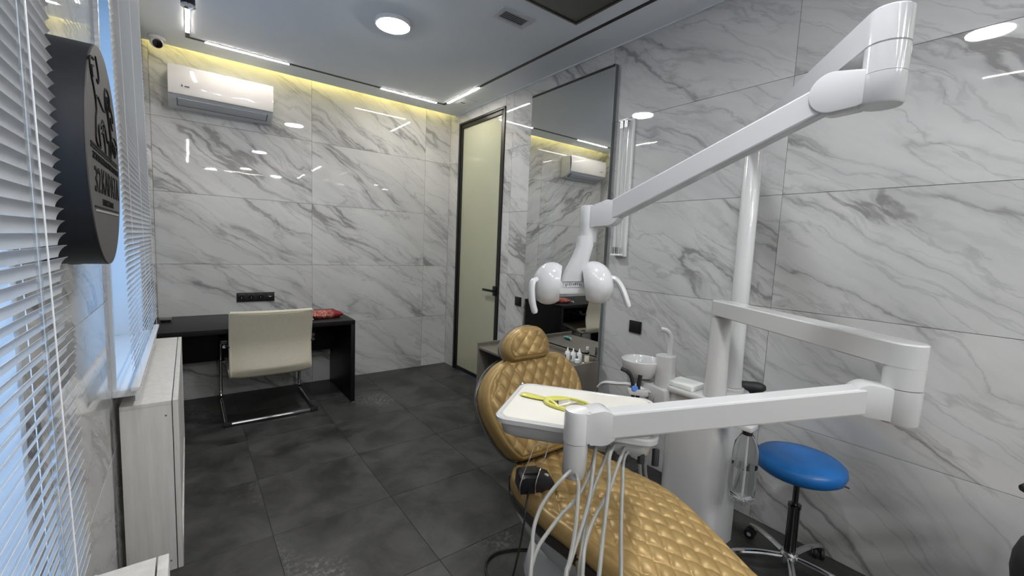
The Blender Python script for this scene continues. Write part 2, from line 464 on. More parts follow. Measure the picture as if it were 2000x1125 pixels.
for x0, x1 in ((XL, 0.985), (0.985, 2.185), (2.185, XR)):
    for z0, z1 in zip(zr2, zr2[1:]): slab(wf, x0, x1, z0, z1, front_w, -1)
# left wall with two window openings
W1, W2, WZ0, WZ1, WD = (-0.95, 1.10), (2.215, 3.52), 0.82, 2.86, 0.20
wl = MB()
xo = XL - 0.30
for y0, y1 in ((YF-0.05, W1[0]), (W1[1], W2[0]), (W2[1], YB+0.1)): wl.box(xo, XL-0.008, y0, y1, -0.06, 3.0)
for y0, y1 in (W1, W2):
    wl.box(xo, XL-0.008, y0, y1, -0.06, WZ0); wl.box(xo, XL-0.008, y0, y1, WZ1, 3.0)
wl = struct(wl.build('wall_left', M['grout']))
for y0, y1 in ((YF, -2.15), (-2.15, W1[0]), (W1[1], 2.185), (2.185, W2[0]), (W2[1], YB)):
    for z0, z1 in zip(zr2, zr2[1:]): slab(wl, y0, y1, z0, z1, left_w, 1)
for y0, y1 in (W1, W2):
    slab(wl, y0, y1, 0, 0.6, left_w, 1); slab(wl, y0, y1, 0.6, WZ0, left_w, 1); slab(wl, y0, y1, WZ1, 2.93, left_w, 1)

# windows: casing, sash, pane, sill
def window(name, y0, y1, sx=-0.176, se=0.01):
    b = MB()
    t = 0.014
    w = MB()
    for (a0, a1, z0, z1) in ((y0, y0+0.03, WZ0, WZ1), (y1-0.03, y1, WZ0, WZ1), (y0, y1, WZ1-0.03, WZ1)):
        w.box(XL-0.30, XL+0.012, a0, a1, z0, z1)            # reveal lining
    w.box(XL-0.30, XL, y0+0.03, y1-0.03, WZ0-0.004, WZ0+0.008)
    o = struct(w.build(name, M['upvc'], bevel=0.003))
    xg = XL - 0.22
    f = MB()
    mid = (y0+y1)/2
    for (a0, a1, z0, z1) in ((y0+0.03, y0+0.09, WZ0, WZ1), (y1-0.09, y1-0.03, WZ0, WZ1), (mid-0.035, mid+0.035, WZ0, WZ1),
                             (y0+0.03, y1-0.03, WZ0, WZ0+0.07), (y0+0.03, y1-0.03, WZ1-0.1, WZ1-0.03)):
        f.box(xg-0.03, xg+0.03, a0, a1, z0, z1)
    f.build('window_frame', M['upvc'], o, bevel=0.004)
    for a0, a1 in ((y0+0.09, mid-0.035), (mid+0.035, y1-0.09)):
        MB().box(xg-0.004, xg+0.004, a0, a1, WZ0+0.07, WZ1-0.1).build('pane', M['glass'], o)
    s = MB()
    s.prism([(XL, 0.815), (sx-0.007, 0.815), (sx-0.007, 0.79), (sx, 0.79), (sx+0.006, 0.835), (sx, 0.842), (XL, 0.842)], (y1-y0)+2*se,
            axes((0, y0-se, 0), (1, 0, 0), (0, 0, 1), (0, 1, 0)))
    s.build('window_sill', M['upvc'], o, bevel=0.002)
    return o
window('window_1', *W1, sx=-0.225, se=-0.22)
window('window_2', *W2)

# ceiling
ce = MB().box(XL-0.3, XR+0.1, YF-0.1, 4.478, ZC, 3.02)
ce = struct(ce.build('ceiling', M['paint']))
tr1 = struct(MB().box(XL-0.3, XR+0.1, 4.47, YB+0.09, 3.06, 3.10).build('trim_1', M['paint']))
MB().box(XL, XR, 4.455, 4.47, 3.022, 3.036).build('led_strip', M['cove'], ce, label='warm yellow light strip hidden in the ceiling gap')
tr2 = struct(MB().box(XR-0.012, XR-0.0005, YF, 4.47, ZC-0.006, ZC-0.0003).build('trim_2', M['paint']))

# door
d = MB()
fx0, fx1 = XR-0.012, XR+0.05
d.box(fx0, fx1, DY1-0.035, DY1, 0, DZ); d.box(fx0, fx1, DY0, DY0+0.022, 0, DZ); d.box(fx0, fx1, DY0+0.022, DY1-0.035, DZ-0.022, DZ)
door = struct(d.build('door_1', M['black_metal'], bevel=0.002))
lx0, lx1 = XR-0.002, XR+0.035
l0, l1, lz0, lz1 = DY0+0.025, DY1-0.038, 0.008, DZ-0.025
lf = MB()
lf.box(lx0, lx1, l0, l0+0.042, lz0, lz1); lf.box(lx0, lx1, l1-0.032, l1, lz0, lz1)
lf.box(lx0, lx1, l0+0.042, l1-0.032, lz1-0.04, lz1); lf.box(lx0, lx1, l0+0.042, l1-0.032, lz0, lz0+0.035)
lf.build('door_frame', M['black_metal'], door, bevel=0.002)
MB().box(XR+0.012, XR+0.022, l0+0.036, l1-0.026, lz0+0.03, lz1-0.035).build('glass_panel', M['door_glass'], door)
h = MB().box(XR-0.014, XR+0.014, DY0+0.040, DY0+0.098, 0.955, 1.055)
h.cyl((XR-0.012, DY0+0.055, 1.01), (XR-0.05, DY0+0.055, 1.01), 0.011)
h.box(XR-0.064, XR-0.046, DY0+0.040, DY0+0.215, 0.998, 1.022)
h.build('door_handle', M['black_metal'], door, bevel=0.002)

# ------------------------------------------------------------------ ceiling fittings
TX0, TX1, TY1, TY0 = 0.036, 2.195, 4.197, -2.9
tk = thing('ceiling_track', 'thin black recessed track loop running around the white ceiling', 'light track', (1.1, 1.5, ZC))
rw = 0.013
for (a, b_, c, e) in ((TX0-rw, TX0+rw, TY0, TY1+rw), (TX1-rw, TX1+rw, TY0, TY1+rw), (TX0+rw, TX1-rw, TY1-rw, TY1+rw), (TX0+rw, TX1-rw, TY0, TY0+2*rw)):
    MB().box(a, b_, c, e, ZC-0.004, ZC+0.002).build('rail', M['black_matte'], tk)
def linear_lamp(x0, x1, y0, y1, label):
    t = thing('linear_lamp', label, 'lamp', ((x0+x1)/2, (y0+y1)/2, ZC), 'strip lamps in the ceiling track')
    MB().box(x0, x1, y0, y1, ZC-0.0055, ZC-0.0042).build('lamp_body', M['black_matte'], t)
    e = 0.0012
    MB().box(x0+e, x1-e, y0+e, y1-e, ZC-0.0068, ZC-0.0056).build('diffuser', M['strip'], t)
w2 = 0.0135
linear_lamp(TX0-w2, TX0+w2, 3.50, 4.09, 'glowing strip lamp in the short track run above the left blind')
linear_lamp(0.142, 0.722, TY1-w2, TY1+w2, 'long glowing strip lamp above the air conditioner')
linear_lamp(1.514, 2.105, TY1-w2, TY1+w2, 'glowing strip lamp along the back track, right of the long black gap')
linear_lamp(TX1-w2, TX1+w2, 3.52, 4.12, 'glowing strip lamp in the right track above the door')
linear_lamp(TX0-w2, TX0+w2, -0.2, 0.59, 'strip lamp in the window side track behind the camera')
linear_lamp(0.7, 1.5, TY0, TY0+2*w2, 'added fill strip lamp in the front track run behind the camera')  # unseen lamp, added for warm light from behind
linear_lamp(TX1-w2, TX1+w2, -1.1, -0.3, 'added fill strip lamp in the right track behind the camera')  # unseen lamp, added for more light from the rear
linear_lamp(TX0-w2, TX0+w2, -1.15, -0.25, 'added fill strip lamp in the window side track next behind the camera')  # unseen lamp, added to brighten the lower right wall
linear_lamp(TX0-w2, TX0+w2, -2.1, -1.3, 'added fill strip lamp in the window side track at the far front end')  # unseen, added as rear fill on the window side
linear_lamp(TX1-w2, TX1+w2, -2.6, -1.8, 'added fill strip lamp in the right track at the far front end')  # unseen, added as rear fill on the right side
def round_lamp(x, y, label):
    t = thing('ceiling_lamp', label, 'lamp', (x, y, ZC), 'round ceiling lamps')
    MB().lathe([(0.116, 0), (0.118, -0.018), (0.112, -0.026), (0.106, -0.026)], (x, y, ZC), n=40).build('lamp_ring', M['white_plastic'], t)
    MB().lathe([(0.1055, -0.020), (0.1055, -0.0275), (0.09, -0.031), (0.0, -0.032)], (x, y, ZC), n=40).build('diffuser', M['round'], t)
round_lamp(1.133, 2.925, 'round white lamp glowing in the middle of the ceiling')
round_lamp(1.03, 0.47, 'round white lamp on the ceiling above the camera')
round_lamp(1.05, -1.98, 'added round white fill lamp on the ceiling far behind the camera')  # unseen lamp, added to light the faces turned to the camera
round_lamp(0.45, -2.75, 'added round white fill lamp in the window side rear corner of the ceiling')  # extra unseen lamp, added to lift the low surfaces
round_lamp(1.75, -2.75, 'added round white fill lamp in the right rear corner of the ceiling')  # extra unseen lamp, added as its pair for rear fill
# track spot
sp = thing('track_spotlight', 'black and chrome spotlight hanging from the track at the top edge', 'lamp', (TX0, 3.36, ZC))
MB().cyl((TX0, 3.36, ZC-0.004), (TX0, 3.36, ZC-0.05), 0.012).build('stem', M['black_matte'], sp)
MB().lathe([(0.0, -0.045), (0.034, -0.047), (0.036, -0.06), (0.036, -0.105), (0.034, -0.107)], (TX0, 3.36, ZC)).build('lamp_head', M['black_matte'], sp)
MB().lathe([(0.036, -0.107), (0.038, -0.11), (0.038, -0.118), (0.028, -0.119), (0.02, -0.112), (0, -0.111)], (TX0, 3.36, ZC)).build('trim_ring', M['chrome'], sp)
# vent grille
vt = thing('air_vent', 'square white slatted air vent in the ceiling', 'vent', (1.70, 2.335, ZC))
vb = MB()
x0, x1, y0, y1 = 1.578, 1.826, 2.268, 2.412
for (a, b_, c, e) in ((x0, x1, y0, y0+0.028), (x0, x1, y1-0.028, y1), (x0, x0+0.035, y0+0.028, y1-0.028), (x1-0.035, x1, y0+0.028, y1-0.028)): vb.box(a, b_, c, e, ZC-0.008, ZC)
vb.build('frame', M['grille'], vt, bevel=0.002)
MB().box(x0+0.03, x1-0.03, y0+0.02, y1-0.02, ZC-0.0015, ZC-0.0002).build('backing', M['grille_dark'], vt)
for k in range(5):
    y = y0 + 0.036 + k*0.0175
    MB().box(x0+0.034, x1-0.034, -0.006, 0.006, -0.001, 0.001, Matrix.Translation((0, y, ZC-0.006)) @ Matrix.Rotation(radians(35), 4, 'X')).build('slat', M['grille'], vt)
# dark ceiling panel
cp = thing('ceiling_panel', 'large dark brown glass panel fixed under the ceiling', 'panel', (1.6, 1.5, ZC))
MB().box(1.22, 2.02, 0.92, 2.095, ZC-0.018, ZC-0.004).build('glass', M['panel_dark'], cp, bevel=0.002)
pr = MB()
for (a, b_, c, e) in ((1.2, 2.035, 2.095, 2.108), (1.2, 2.035, 0.905, 0.92), (1.2, 1.22, 0.92, 2.095), (2.02, 2.035, 0.92, 2.095)): pr.box(a, b_, c, e, ZC-0.022, ZC-0.0005)
pr.build('frame', M['panel_rim'], cp)
# hatch
ht = thing('ceiling_hatch', 'small flush square hatch with a dark slot beside the right track lamp', 'hatch', (2.33, 3.98, ZC))
MB().box(2.26, 2.42, 3.88, 4.08, ZC-0.003, ZC-0.0003).build('plate', M['paint'], ht, bevel=0.001)
MB().box(2.285, 2.335, 4.0, 4.012, ZC-0.005, ZC-0.002).build('slot', M['black_matte'], ht)
# camera
cc = thing('security_camera', 'small white dome security camera with black lens in ceiling corner', 'camera', (-0.15, 4.36, ZC))
MB().lathe([(0.055, 0), (0.057, -0.012), (0.052, -0.022), (0.0, -0.022)], (-0.15, 4.36, ZC)).build('base', M['white_plastic'], cc)
MB().ball((-0.15, 4.36, ZC-0.038), 0.043, 20, 12).build('housing', M['white_plastic'], cc)
MB().lathe([(0.031, -0.02), (0.031, 0.012), (0.024, 0.017), (0.0, 0.018)], (-0.145, 4.335, ZC-0.055), (0.12, -0.75, -0.65)).build('lens', M['lens'], cc)

# ------------------------------------------------------------------ blinds
def blind_x(z): return -0.1845 + (1.7 - z)*0.0145
def slat_mesh():
    b = MB(); L = 1.0
    prof = [(-0.0125 + 0.025*i/5, 0.0028*(1-((i-2.5)/2.5)**2)) for i in range(6)]
    top = [(x, z) for x, z in prof]; bot = [(x, z-0.0004) for x, z in prof][::-1]
    tilt = radians(-62)
    pts = [(x*cos(tilt) + z*sin(tilt), -x*sin(tilt) + z*cos(tilt)) for x, z in top+bot]
    b.prism(pts, L, axes((0, 0, 0), (1, 0, 0), (0, 0, 1), (0, 1, 0)))
    o = b.build('tmp', M['slat'], angle=60); me = o.data; bpy.data.objects.remove(o); me.name = 'slat'
    return me
SLAT = slat_mesh()
def blind(y0, y1, label, group, wand_y, cords, zb=0.875):
    zt = 2.88
    t = thing('venetian_blind', label, 'blind', (blind_x(zb), (y0+y1)/2, zb), group)
    MB().box(-0.214, -0.186, y0, y1, zt, zt+0.03).build('head_rail', M['slat'], t, bevel=0.002)
    n = int((zt - zb - 0.03)/0.0215)
    for k in range(n):
        z = zt - 0.012 - k*0.0215
        o = bpy.data.objects.new('slat', SLAT); COL.objects.link(o)
        o.location = (blind_x(z), y0 + random.uniform(-0.002, 0.002), z); o.scale = (1, y1-y0, 1)
        o.rotation_euler = (0, radians(random.uniform(-2, 2)), 0)
        adopt(o, t)
    MB().box(blind_x(zb)-0.013, blind_x(zb)+0.013, y0, y1, zb-0.012, zb+0.004).build('bottom_rail', M['slat'], t, bevel=0.003)
    for y in cords:
        for dx in (-0.0085, 0.0085):
            MB().tube([(blind_x(zt)+dx, y, zt), (blind_x(zb)+dx, y, zb)], 0.0007, 5).build('cord', M['cord'], t)
    if wand_y is not None:
        MB().tube([(blind_x(2.8)+0.03, wand_y, 2.86), (blind_x(1.6)+0.026, wand_y+0.004, 1.7), (blind_x(0.9)+0.024, wand_y+0.01, 0.9)], 0.0032, 6).build('tilt_wand', M['wand'], t)
        MB().tube([(blind_x(2.8)+0.022, wand_y+0.06, 2.86), (blind_x(1.6)+0.022, wand_y+0.063, 1.7), (blind_x(0.9)+0.024, wand_y+0.085, 0.9)], 0.0011, 5).build('lift_cord', M['cord'], t)
    return t
blind(-0.95, 1.105, 'large white venetian blind filling the left foreground, nearest the camera', 'white venetian blinds', 0.80, (-0.6, 0.1, 0.9), 0.785)
blind(2.10, 3.50, 'narrow looking white venetian blind beyond the round sign, over the radiator cover', 'white venetian blinds', None, (2.25, 2.75, 3.35))

# ------------------------------------------------------------------ round sign
DC, DR, DX0, DX1 = V((0, 1.430, 1.635)), 0.250, -0.2495, -0.152
ds = thing('round_wall_sign', 'round black sign with engraved lion and lettering on the window pier', 'sign', (DX0, DC.y, DC.z))
MB().lathe([(DR-0.003, 0), (DR, 0.003), (DR, DX1-DX0-0.003), (DR-0.001, DX1-DX0-0.002)], (DX0, DC.y, DC.z), (1, 0, 0), n=72).build('rim', M['disc_rim'], ds)
MB().lathe([(DR-0.001, DX1-DX0-0.003), (DR-0.0015, DX1-DX0), (0, DX1-DX0)], (DX0, DC.y, DC.z), (1, 0, 0), n=72).build('face', M['disc_face'], ds)
MB().lathe([(0.012, 0), (0.012, 0.02), (0.006, 0.022)], (DX0+0.035, DC.y, DC.z-DR-0.001), (0, 0, -1), n=12).build('cable_gland', M['black_matte'], ds)
FM = axes((DX1+0.0002, DC.y, DC.z), (0, 1, 0), (0, 0, 1), (1, 0, 0))      # face plane: x along +Y, y up
def stroke(b, pts, w):
    b.tube([FM @ V((p[0], p[1], 0.0)) for p in spline([(x, y, 0) for x, y in pts], 5)], w, 6)
lion = MB()
LS = [  # tail, back, rump, hind leg, belly, forelegs, mane, head
    [(-0.085, 0.155), (-0.105, 0.150), (-0.118, 0.128), (-0.112, 0.095), (-0.095, 0.060), (-0.085, 0.028)],
    [(-0.090, 0.132), (-0.104, 0.120), (-0.100, 0.090)],
    [(-0.070, 0.175), (-0.058, 0.150), (-0.050, 0.118), (-0.055, 0.100), (-0.066, 0.105)],
    [(-0.085, 0.028), (-0.070, 0.050), (-0.045, 0.040), (-0.020, 0.030), (0.000, 0.035)],
    [(-0.085, 0.028), (-0.083, -0.005), (-0.090, -0.030), (-0.095, -0.070), (-0.095, -0.100), (-0.080, -0.115), (-0.060, -0.115)],
    [(-0.060, -0.115), (-0.066, -0.085), (-0.070, -0.050), (-0.050, -0.035), (-0.025, -0.020), (-0.010, -0.035), (0.000, -0.060), (0.010, -0.072)],
    [(-0.045, -0.045), (-0.040, -0.030), (-0.030, -0.010), (-0.022, -0.030), (-0.030, -0.050), (-0.042, -0.060)],
    [(-0.030, -0.055), (-0.020, -0.090), (-0.015, -0.120)],
    [(0.005, 0.035), (0.000, 0.070), (0.002, 0.105), (0.015, 0.125), (0.035, 0.122), (0.048, 0.105), (0.050, 0.085)],
    [(0.012, 0.095), (0.014, 0.060), (0.025, 0.020), (0.038, -0.030), (0.045, -0.075), (0.048, -0.100)],
    [(0.020, 0.100), (0.022, 0.065), (0.034, 0.020), (0.048, -0.030), (0.056, -0.080)],
    [(0.030, 0.100), (0.045, 0.085), (0.062, 0.070), (0.075, 0.050), (0.078, 0.030)],
    [(0.035, 0.075), (0.050, 0.062)], [(0.052, 0.040), (0.058, 0.018), (0.070, 0.000)],
    [(0.020, -0.060), (0.022, -0.100), (0.018, -0.125)], [(0.034, -0.065), (0.040, -0.100), (0.036, -0.130)],
    [(0.055, -0.085), (0.082, -0.070), (0.105, -0.085), (0.112, -0.110), (0.090, -0.145), (0.068, -0.125), (0.052, -0.100), (0.055, -0.085)],
    [(0.060, -0.092), (0.085, -0.105), (0.108, -0.095)], [(0.085, -0.105), (0.090, -0.140)],
]
for s in LS: stroke(lion, [(x*1.62+0.018, 0.016+(y+0.115)*0.66+(0.03 if x > 0.05 and y < -0.06 else 0)) for x, y in s], 0.0026)
lion.build('lion_emblem', M['engraved'], ds)
ln = MB()
for y, x, t in ((0.0105, 0.205, 0.0022), (0.0035, 0.205, 0.0022), (-0.1185, 0.19, 0.0018)):
    ln.box(-x, x, y-t, y+t, -0.001, 0.0012, FM)
ln.build('rule_lines', M['engraved'], ds)
MB().box(-0.178, 0.178, -0.1285, -0.1245, -0.001, 0.0014, FM).build('pale_line', M['light_line'], ds)
text_mesh('small_lettering', 'ЭСТЕТИЧЕСКАЯ СТОМАТОЛОГИЯ', 0.020, FM @ Matrix.Translation((0.012, -0.0195, 0)), M['engraved'], ds, 0.0012, 0.40)
text_mesh('number_lettering', '32', 0.076, FM @ Matrix.Translation((-0.139, -0.086, 0)), M['engraved'], ds, 0.0012, 0.078)
text_mesh('name_lettering', 'КАРАТА', 0.076, FM @ Matrix.Translation((0.058, -0.086, 0)), M['engraved'], ds, 0.0012, 0.285)
text_mesh('class_lettering', 'КЛАССА LUX', 0.020, FM @ Matrix.Translation((0.003, -0.112, 0)), M['engraved'], ds, 0.0012, 0.17)

# ------------------------------------------------------------------ radiator covers
def radiator_cover(y0, y1, label):
    t = thing('radiator_cover', label, 'radiator cover', (-0.15, (y0+y1)/2, 0), 'whitewashed radiator covers')
    bx0, bx1, zt = -0.236, -0.072, 0.762
    MB().box(bx0, bx1, y0, y0+0.016, 0, zt-0.018).build('end_panel', M['whitewood'], t, bevel=0.001)
    MB().box(bx0, bx1, y1-0.016, y1, 0, zt-0.018).build('end_panel', M['whitewood'], t, bevel=0.001)
    MB().box(bx0, bx1, y0, y1, zt-0.018, zt).build('top_panel', M['whitewood'], t, bevel=0.001)
    f = MB(); fx0, fx1 = -0.069, -0.050
    f.box(fx0, fx1, y0, y0+0.05, 0, zt); f.box(fx0, fx1, y1-0.05, y1, 0, zt); f.box(fx0, fx1, y0+0.05, y1-0.05, zt-0.06, zt); f.box(fx0, fx1, y0+0.05, y1-0.05, 0, 0.07)
    f.build('front_frame', M['whitewood'], t, bevel=0.0015)
    g = MB()
    n = int((y1-y0-0.1)/0.03)
    for k in range(n): g.box(fx0+0.004, fx1-0.006, y0+0.056+k*0.03, y0+0.072+k*0.03, 0.07, zt-0.06)
    g.build('grille', M['whitewood'], t, kind='stuff')
    for z in (0.045, 0.70):
        MB().cyl((bx1-0.02, y0+0.0005, z), (bx1-0.02, y0-0.0012, z), 0.004, n=12).build('screw_cap', M['grille_dark'], t)
radiator_cover(2.243, 3.62, 'whitewashed wooden radiator cover under the far window beside the black desk')
radiator_cover(-0.9, 1.145, 'whitewashed wooden radiator cover in the bottom left corner under the near blind')

# ------------------------------------------------------------------ air conditioner
ac = thing('air_conditioner', 'white wall mounted air conditioner above the desk', 'air conditioner', (0.27, YB, 2.48))
ax0, ax1 = -0.097, 0.632
PX = axes((ax0, 0, 0), (0, 1, 0), (0, 0, 1), (1, 0, 0))
MB().prism([(4.598, 2.775), (4.44, 2.775), (4.42, 2.76), (4.405, 2.56), (4.43, 2.535), (4.50, 2.497), (4.598, 2.475)], ax1-ax0, PX).build('body', M['ac_grey'], ac, bevel=0.012, seg=3)
pts = []
for k in range(9):
    a = k/8; pts.append((4.402 - 0.018*sin(a*pi)*0.6 + 0.008*a*0 - 0.006, 2.552 + 0.222*a))
fp = MB()
inner = [(y+0.012, z) for y, z in pts][::-1]
fp.prism(pts+inner, ax1-ax0-0.004, axes((ax0+0.002, 0, 0), (0, 1, 0), (0, 0, 1), (1, 0, 0)))
fp.build('front_panel', M['ac_white'], ac, bevel=0.006, seg=3)
lv = axes((0, 4.423, 2.530), (1, 0, 0), V((0, 0.875, -0.46)).normalized(), V((0, -0.46, -0.875)).normalized())
MB().box(ax0+0.06, ax1-0.05, -0.002, 0.080, 0.000, 0.006, lv).build('louver', M['ac_louver'], ac, bevel=0.002)
gp = MB(); gp.box(ax0+0.055, ax1-0.045, 0.080, 0.0835, -0.001, 0.0065, lv); gp.box(ax0+0.055, ax0+0.059, -0.002, 0.080, -0.001, 0.0065, lv); gp.box(ax1-0.049, ax1-0.045, -0.002, 0.080, -0.001, 0.0065, lv)
gp.build('louver_gap', M['black_matte'], ac)
lg = MB()
for (a, b_) in ((0.0, 0.012), (0.022, 0.052)):
    lg.box(ax0+0.085+a, ax0+0.085+b_, 4.3815, 4.3855, 2.613, 2.619)
lg.box(ax0+0.088, ax0+0.094, 4.380, 4.3855, 2.622, 2.626)
lg.build('maker_mark', M['label_ink'], ac)
MB().cyl((ax1+0.001, 4.46, 2.66), (ax1+0.006, 4.46, 2.66), 0.012, n=12).build('side_cap', M['ac_grey'], ac)

# ------------------------------------------------------------------ sockets
def socket(name, label, make): make(thing(name, label, 'socket'))
t = thing('socket_strip', 'wide black four gang socket strip above the desk', 'socket', (0.495, YB, 0.9))
MB().box(0.343, 0.648, YB-0.009, YB-0.0005, 0.855, 0.939).build('frame', M['black_matte'], t, bevel=0.002)
for k in range(4):
    cx = 0.343 + 0.0382 + k*0.0762
    MB().box(cx-0.029, cx+0.029, YB-0.0115, YB-0.008, 0.867, 0.927).build('gang_insert', M['black_metal'], t, bevel=0.001)
    if k < 3:
        MB().lathe([(0.019, 0), (0.0185, 0.002), (0.014, 0.001), (0, 0.001)], (cx, YB-0.0115, 0.897), (0, -1, 0), n=20).build('socket_well', M['engraved'], t)
        MB().box(cx-0.0015, cx+0.0015, YB-0.0145, YB-0.0125, 0.885, 0.905).build('earth_clip', M['steel'], t)
    else:
        MB().box(cx-0.011, cx+0.011, YB-0.0125, YB-0.0105, 0.897, 0.903).build('data_port', M['grille'], t)
def switch(y0, y1, z0, z1, label):
    t = thing('wall_switch', label, 'switch', (XR, (y0+y1)/2, (z0+z1)/2))
    MB().box(XR-0.010, XR-0.0005, y0, y1, z0, z1).build('frame', M['black_matte'], t, bevel=0.002)
    MB().box(XR-0.013, XR-0.009, y0+0.013, y1-0.013, z0+0.012, z1-0.012).build('rocker', M['black_metal'], t, bevel=0.001)
switch(3.125, 3.215, 0.91, 0.993, 'small black wall switch between the door and the mirror')
switch(1.776, 1.874, 0.90, 0.985, 'square black wall switch on marble right of the mirror, above the spittoon')

# ------------------------------------------------------------------ mirror
mi = thing('wall_mirror', 'tall frameless wall mirror standing between door and lamp tubes', 'mirror', (2.48, 2.58, 0.1))
MX = 2.462
MB().box(MX, MX+0.004, 2.125, 3.05, 0.10, 2.80).build('mirror_glass', M['mirror'], mi)
MB().box(MX+0.0042, XR-0.0005, 2.127, 3.048, 0.102, 2.798).build('backing_board', M['mirror_edge'], mi)

# ------------------------------------------------------------------ germicidal lamp
uvl = thing('tube_lamp', 'white two tube germicidal lamp mounted upright on the marble wall', 'lamp', (XR, 2.0, 1.44))
MB().box(XR-0.022, XR-0.0005, 1.945, 2.052, 1.43, 2.39).build('back_plate', M['white_plastic'], uvl, bevel=0.003)
for y in (1.985, 2.022):
    MB().cyl((XR-0.047, y, 1.47), (XR-0.047, y, 2.355), 0.0125, n=16).build('tube', M['tube_glass'], uvl)
    for z0, z1 in ((1.445, 1.495), (2.325, 2.375)):
        MB().cyl((XR-0.047, y, z0), (XR-0.047, y, z1), 0.0142, n=16).build('tube_cap', M['steel'], uvl)
for z0 in (1.436, 2.372):
    MB().box(XR-0.062, XR-0.02, 1.965, 2.042, z0, z0+0.012).build('lamp_holder', M['white_plastic'], uvl, bevel=0.002)

# ------------------------------------------------------------------ low cabinet and bottles
cb = thing('low_cabinet', 'taupe open front cabinet standing before the mirror', 'cabinet', (2.18, 2.53, 0))
cx0, cx1, cy0, cy1, cz = 1.915, 2.447, 2.095, 2.955, 0.635
for y0, y1 in ((cy0, cy0+0.018), (cy1-0.018, cy1)): MB().box(cx0, cx1, y0, y1, 0.0, cz+0.0).build('side_panel', M['taupe'], cb, bevel=0.001)
MB().box(cx0, cx1, cy0+0.018, cy1-0.018, cz-0.030, cz-0.012).build('top_panel', M['taupe'], cb, bevel=0.001)
MB().box(cx1-0.016, cx1, cy0+0.018, cy1-0.018, cz-0.012, cz+0.022).build('back_rim', M['taupe'], cb, bevel=0.001)
MB().box(cx0, cx1-0.016, cy1-0.0178, cy1-0.0002, cz, cz+0.022).build('side_rim', M['taupe'], cb, bevel=0.001)
MB().box(cx1-0.012, cx1, cy0+0.018, cy1-0.018, 0.05, cz-0.03).build('back_panel', M['taupe_shade'], cb)
for z in (0.05, 0.34): MB().box(cx0+0.01, cx1-0.012, cy0+0.018, cy1-0.018, z, z+0.018).build('shelf', M['taupe_shade'], cb, bevel=0.001)
tz = cz - 0.012
def dropper(x, y, label):
    t = thing('dropper_bottle', label, 'bottle', (x, y, tz), 'white dropper bottles on the low cabinet')
    MB().lathe([(0.0185, 0), (0.020, 0.003), (0.020, 0.060), (0.017, 0.067), (0.008, 0.070)], (x, y, tz), n=20).build('bottle_body', M['bottle_white'], t)
    MB().lathe([(0.009, 0.069), (0.009, 0.078), (0.006, 0.081), (0.003, 0.098), (0.0012, 0.100)], (x, y, tz), n=16).build('nozzle_cap', M['bottle_white'], t)
    MB().box(x-0.0206, x-0.0196, y-0.005, y+0.005, tz+0.015, tz+0.045).build('label_print', M['label_ink'], t)
dropper(2.292, 2.272, 'white dropper bottle farthest left of the three on the taupe cabinet')
dropper(2.308, 2.228, 'white dropper bottle in the middle of three on the taupe cabinet')
dropper(2.340, 2.195, 'white dropper bottle nearest the clear glass bottle on the cabinet')
t = thing('glass_bottle', 'clear glass bottle with cream label and grey cap on the cabinet', 'bottle', (2.375, 2.150, tz))
MB().lathe([(0.017, 0), (0.018, 0.003), (0.018, 0.075), (0.010, 0.088), (0.008, 0.10)], (2.375, 2.150, tz), n=20).build('bottle_body', M['clear'], t)
MB().lathe([(0.0186, 0.004), (0.0186, 0.055)], (2.375, 2.150, tz), n=20, caps=False).build('bottle_label', M['label_cream'], t)
MB().lathe([(0.0115, 0.097), (0.0115, 0.118), (0.010, 0.120)], (2.375, 2.150, tz), n=16).build('cap', M['grille'], t)
t = thing('small_jar', 'small white jar with printed band at cabinet corner', 'jar', (2.272, 2.150, tz))
MB().lathe([(0.017, 0), (0.018, 0.002), (0.018, 0.022), (0.016, 0.024)], (2.272, 2.150, tz), n=20).build('jar_body', M['bottle_white'], t)
MB().lathe([(0.019, 0.024), (0.019, 0.036), (0.017, 0.038)], (2.272, 2.150, tz), n=20).build('lid', M['bottle_white'], t)
MB().lathe([(0.0183, 0.004), (0.0183, 0.010)], (2.272, 2.150, tz), n=20, caps=False).build('print_band', M['label_ink'], t)
tag(MB().prism(rrect(0.022, 0.007, 0.005), 0.006, axes((2.325, 2.135, tz), (0.6, 0.8, 0), (-0.8, 0.6, 0), (0, 0, 1))).build('spatula_strip', M['bottle_white'], bevel=0.001), 'short flat white strip lying between the jar and the glass bottle', 'strip')
t = thing('ointment_tube', 'turquoise and white squeeze tube lying on the far part of the cabinet', 'tube', (2.10, 2.80, tz))
TM = axes((2.10, 2.80, tz+0.014), (0.35, -0.94, 0), (0.94, 0.35, 0), (0, 0, 1))
MB().loft([[TM @ V((x, w*cos(a), hh*sin(a))) for a in [2*pi*k/14 for k in range(14)]] for x, w, hh in ((-0.06, 0.022, 0.002), (-0.045, 0.021, 0.006), (0.0, 0.019, 0.012), (0.035, 0.017, 0.014), (0.042, 0.010, 0.010))]).build('tube_body', M['teal'], t)
MB().box(-0.069, -0.059, -0.0235, 0.0235, -0.003, 0.003, TM).build('crimp', M['bottle_white'], t)
MB().cyl(TM @ V((0.042, 0, 0)), TM @ V((0.062, 0, 0)), 0.0105, 0.009, 14).build('cap', M['bottle_white'], t)

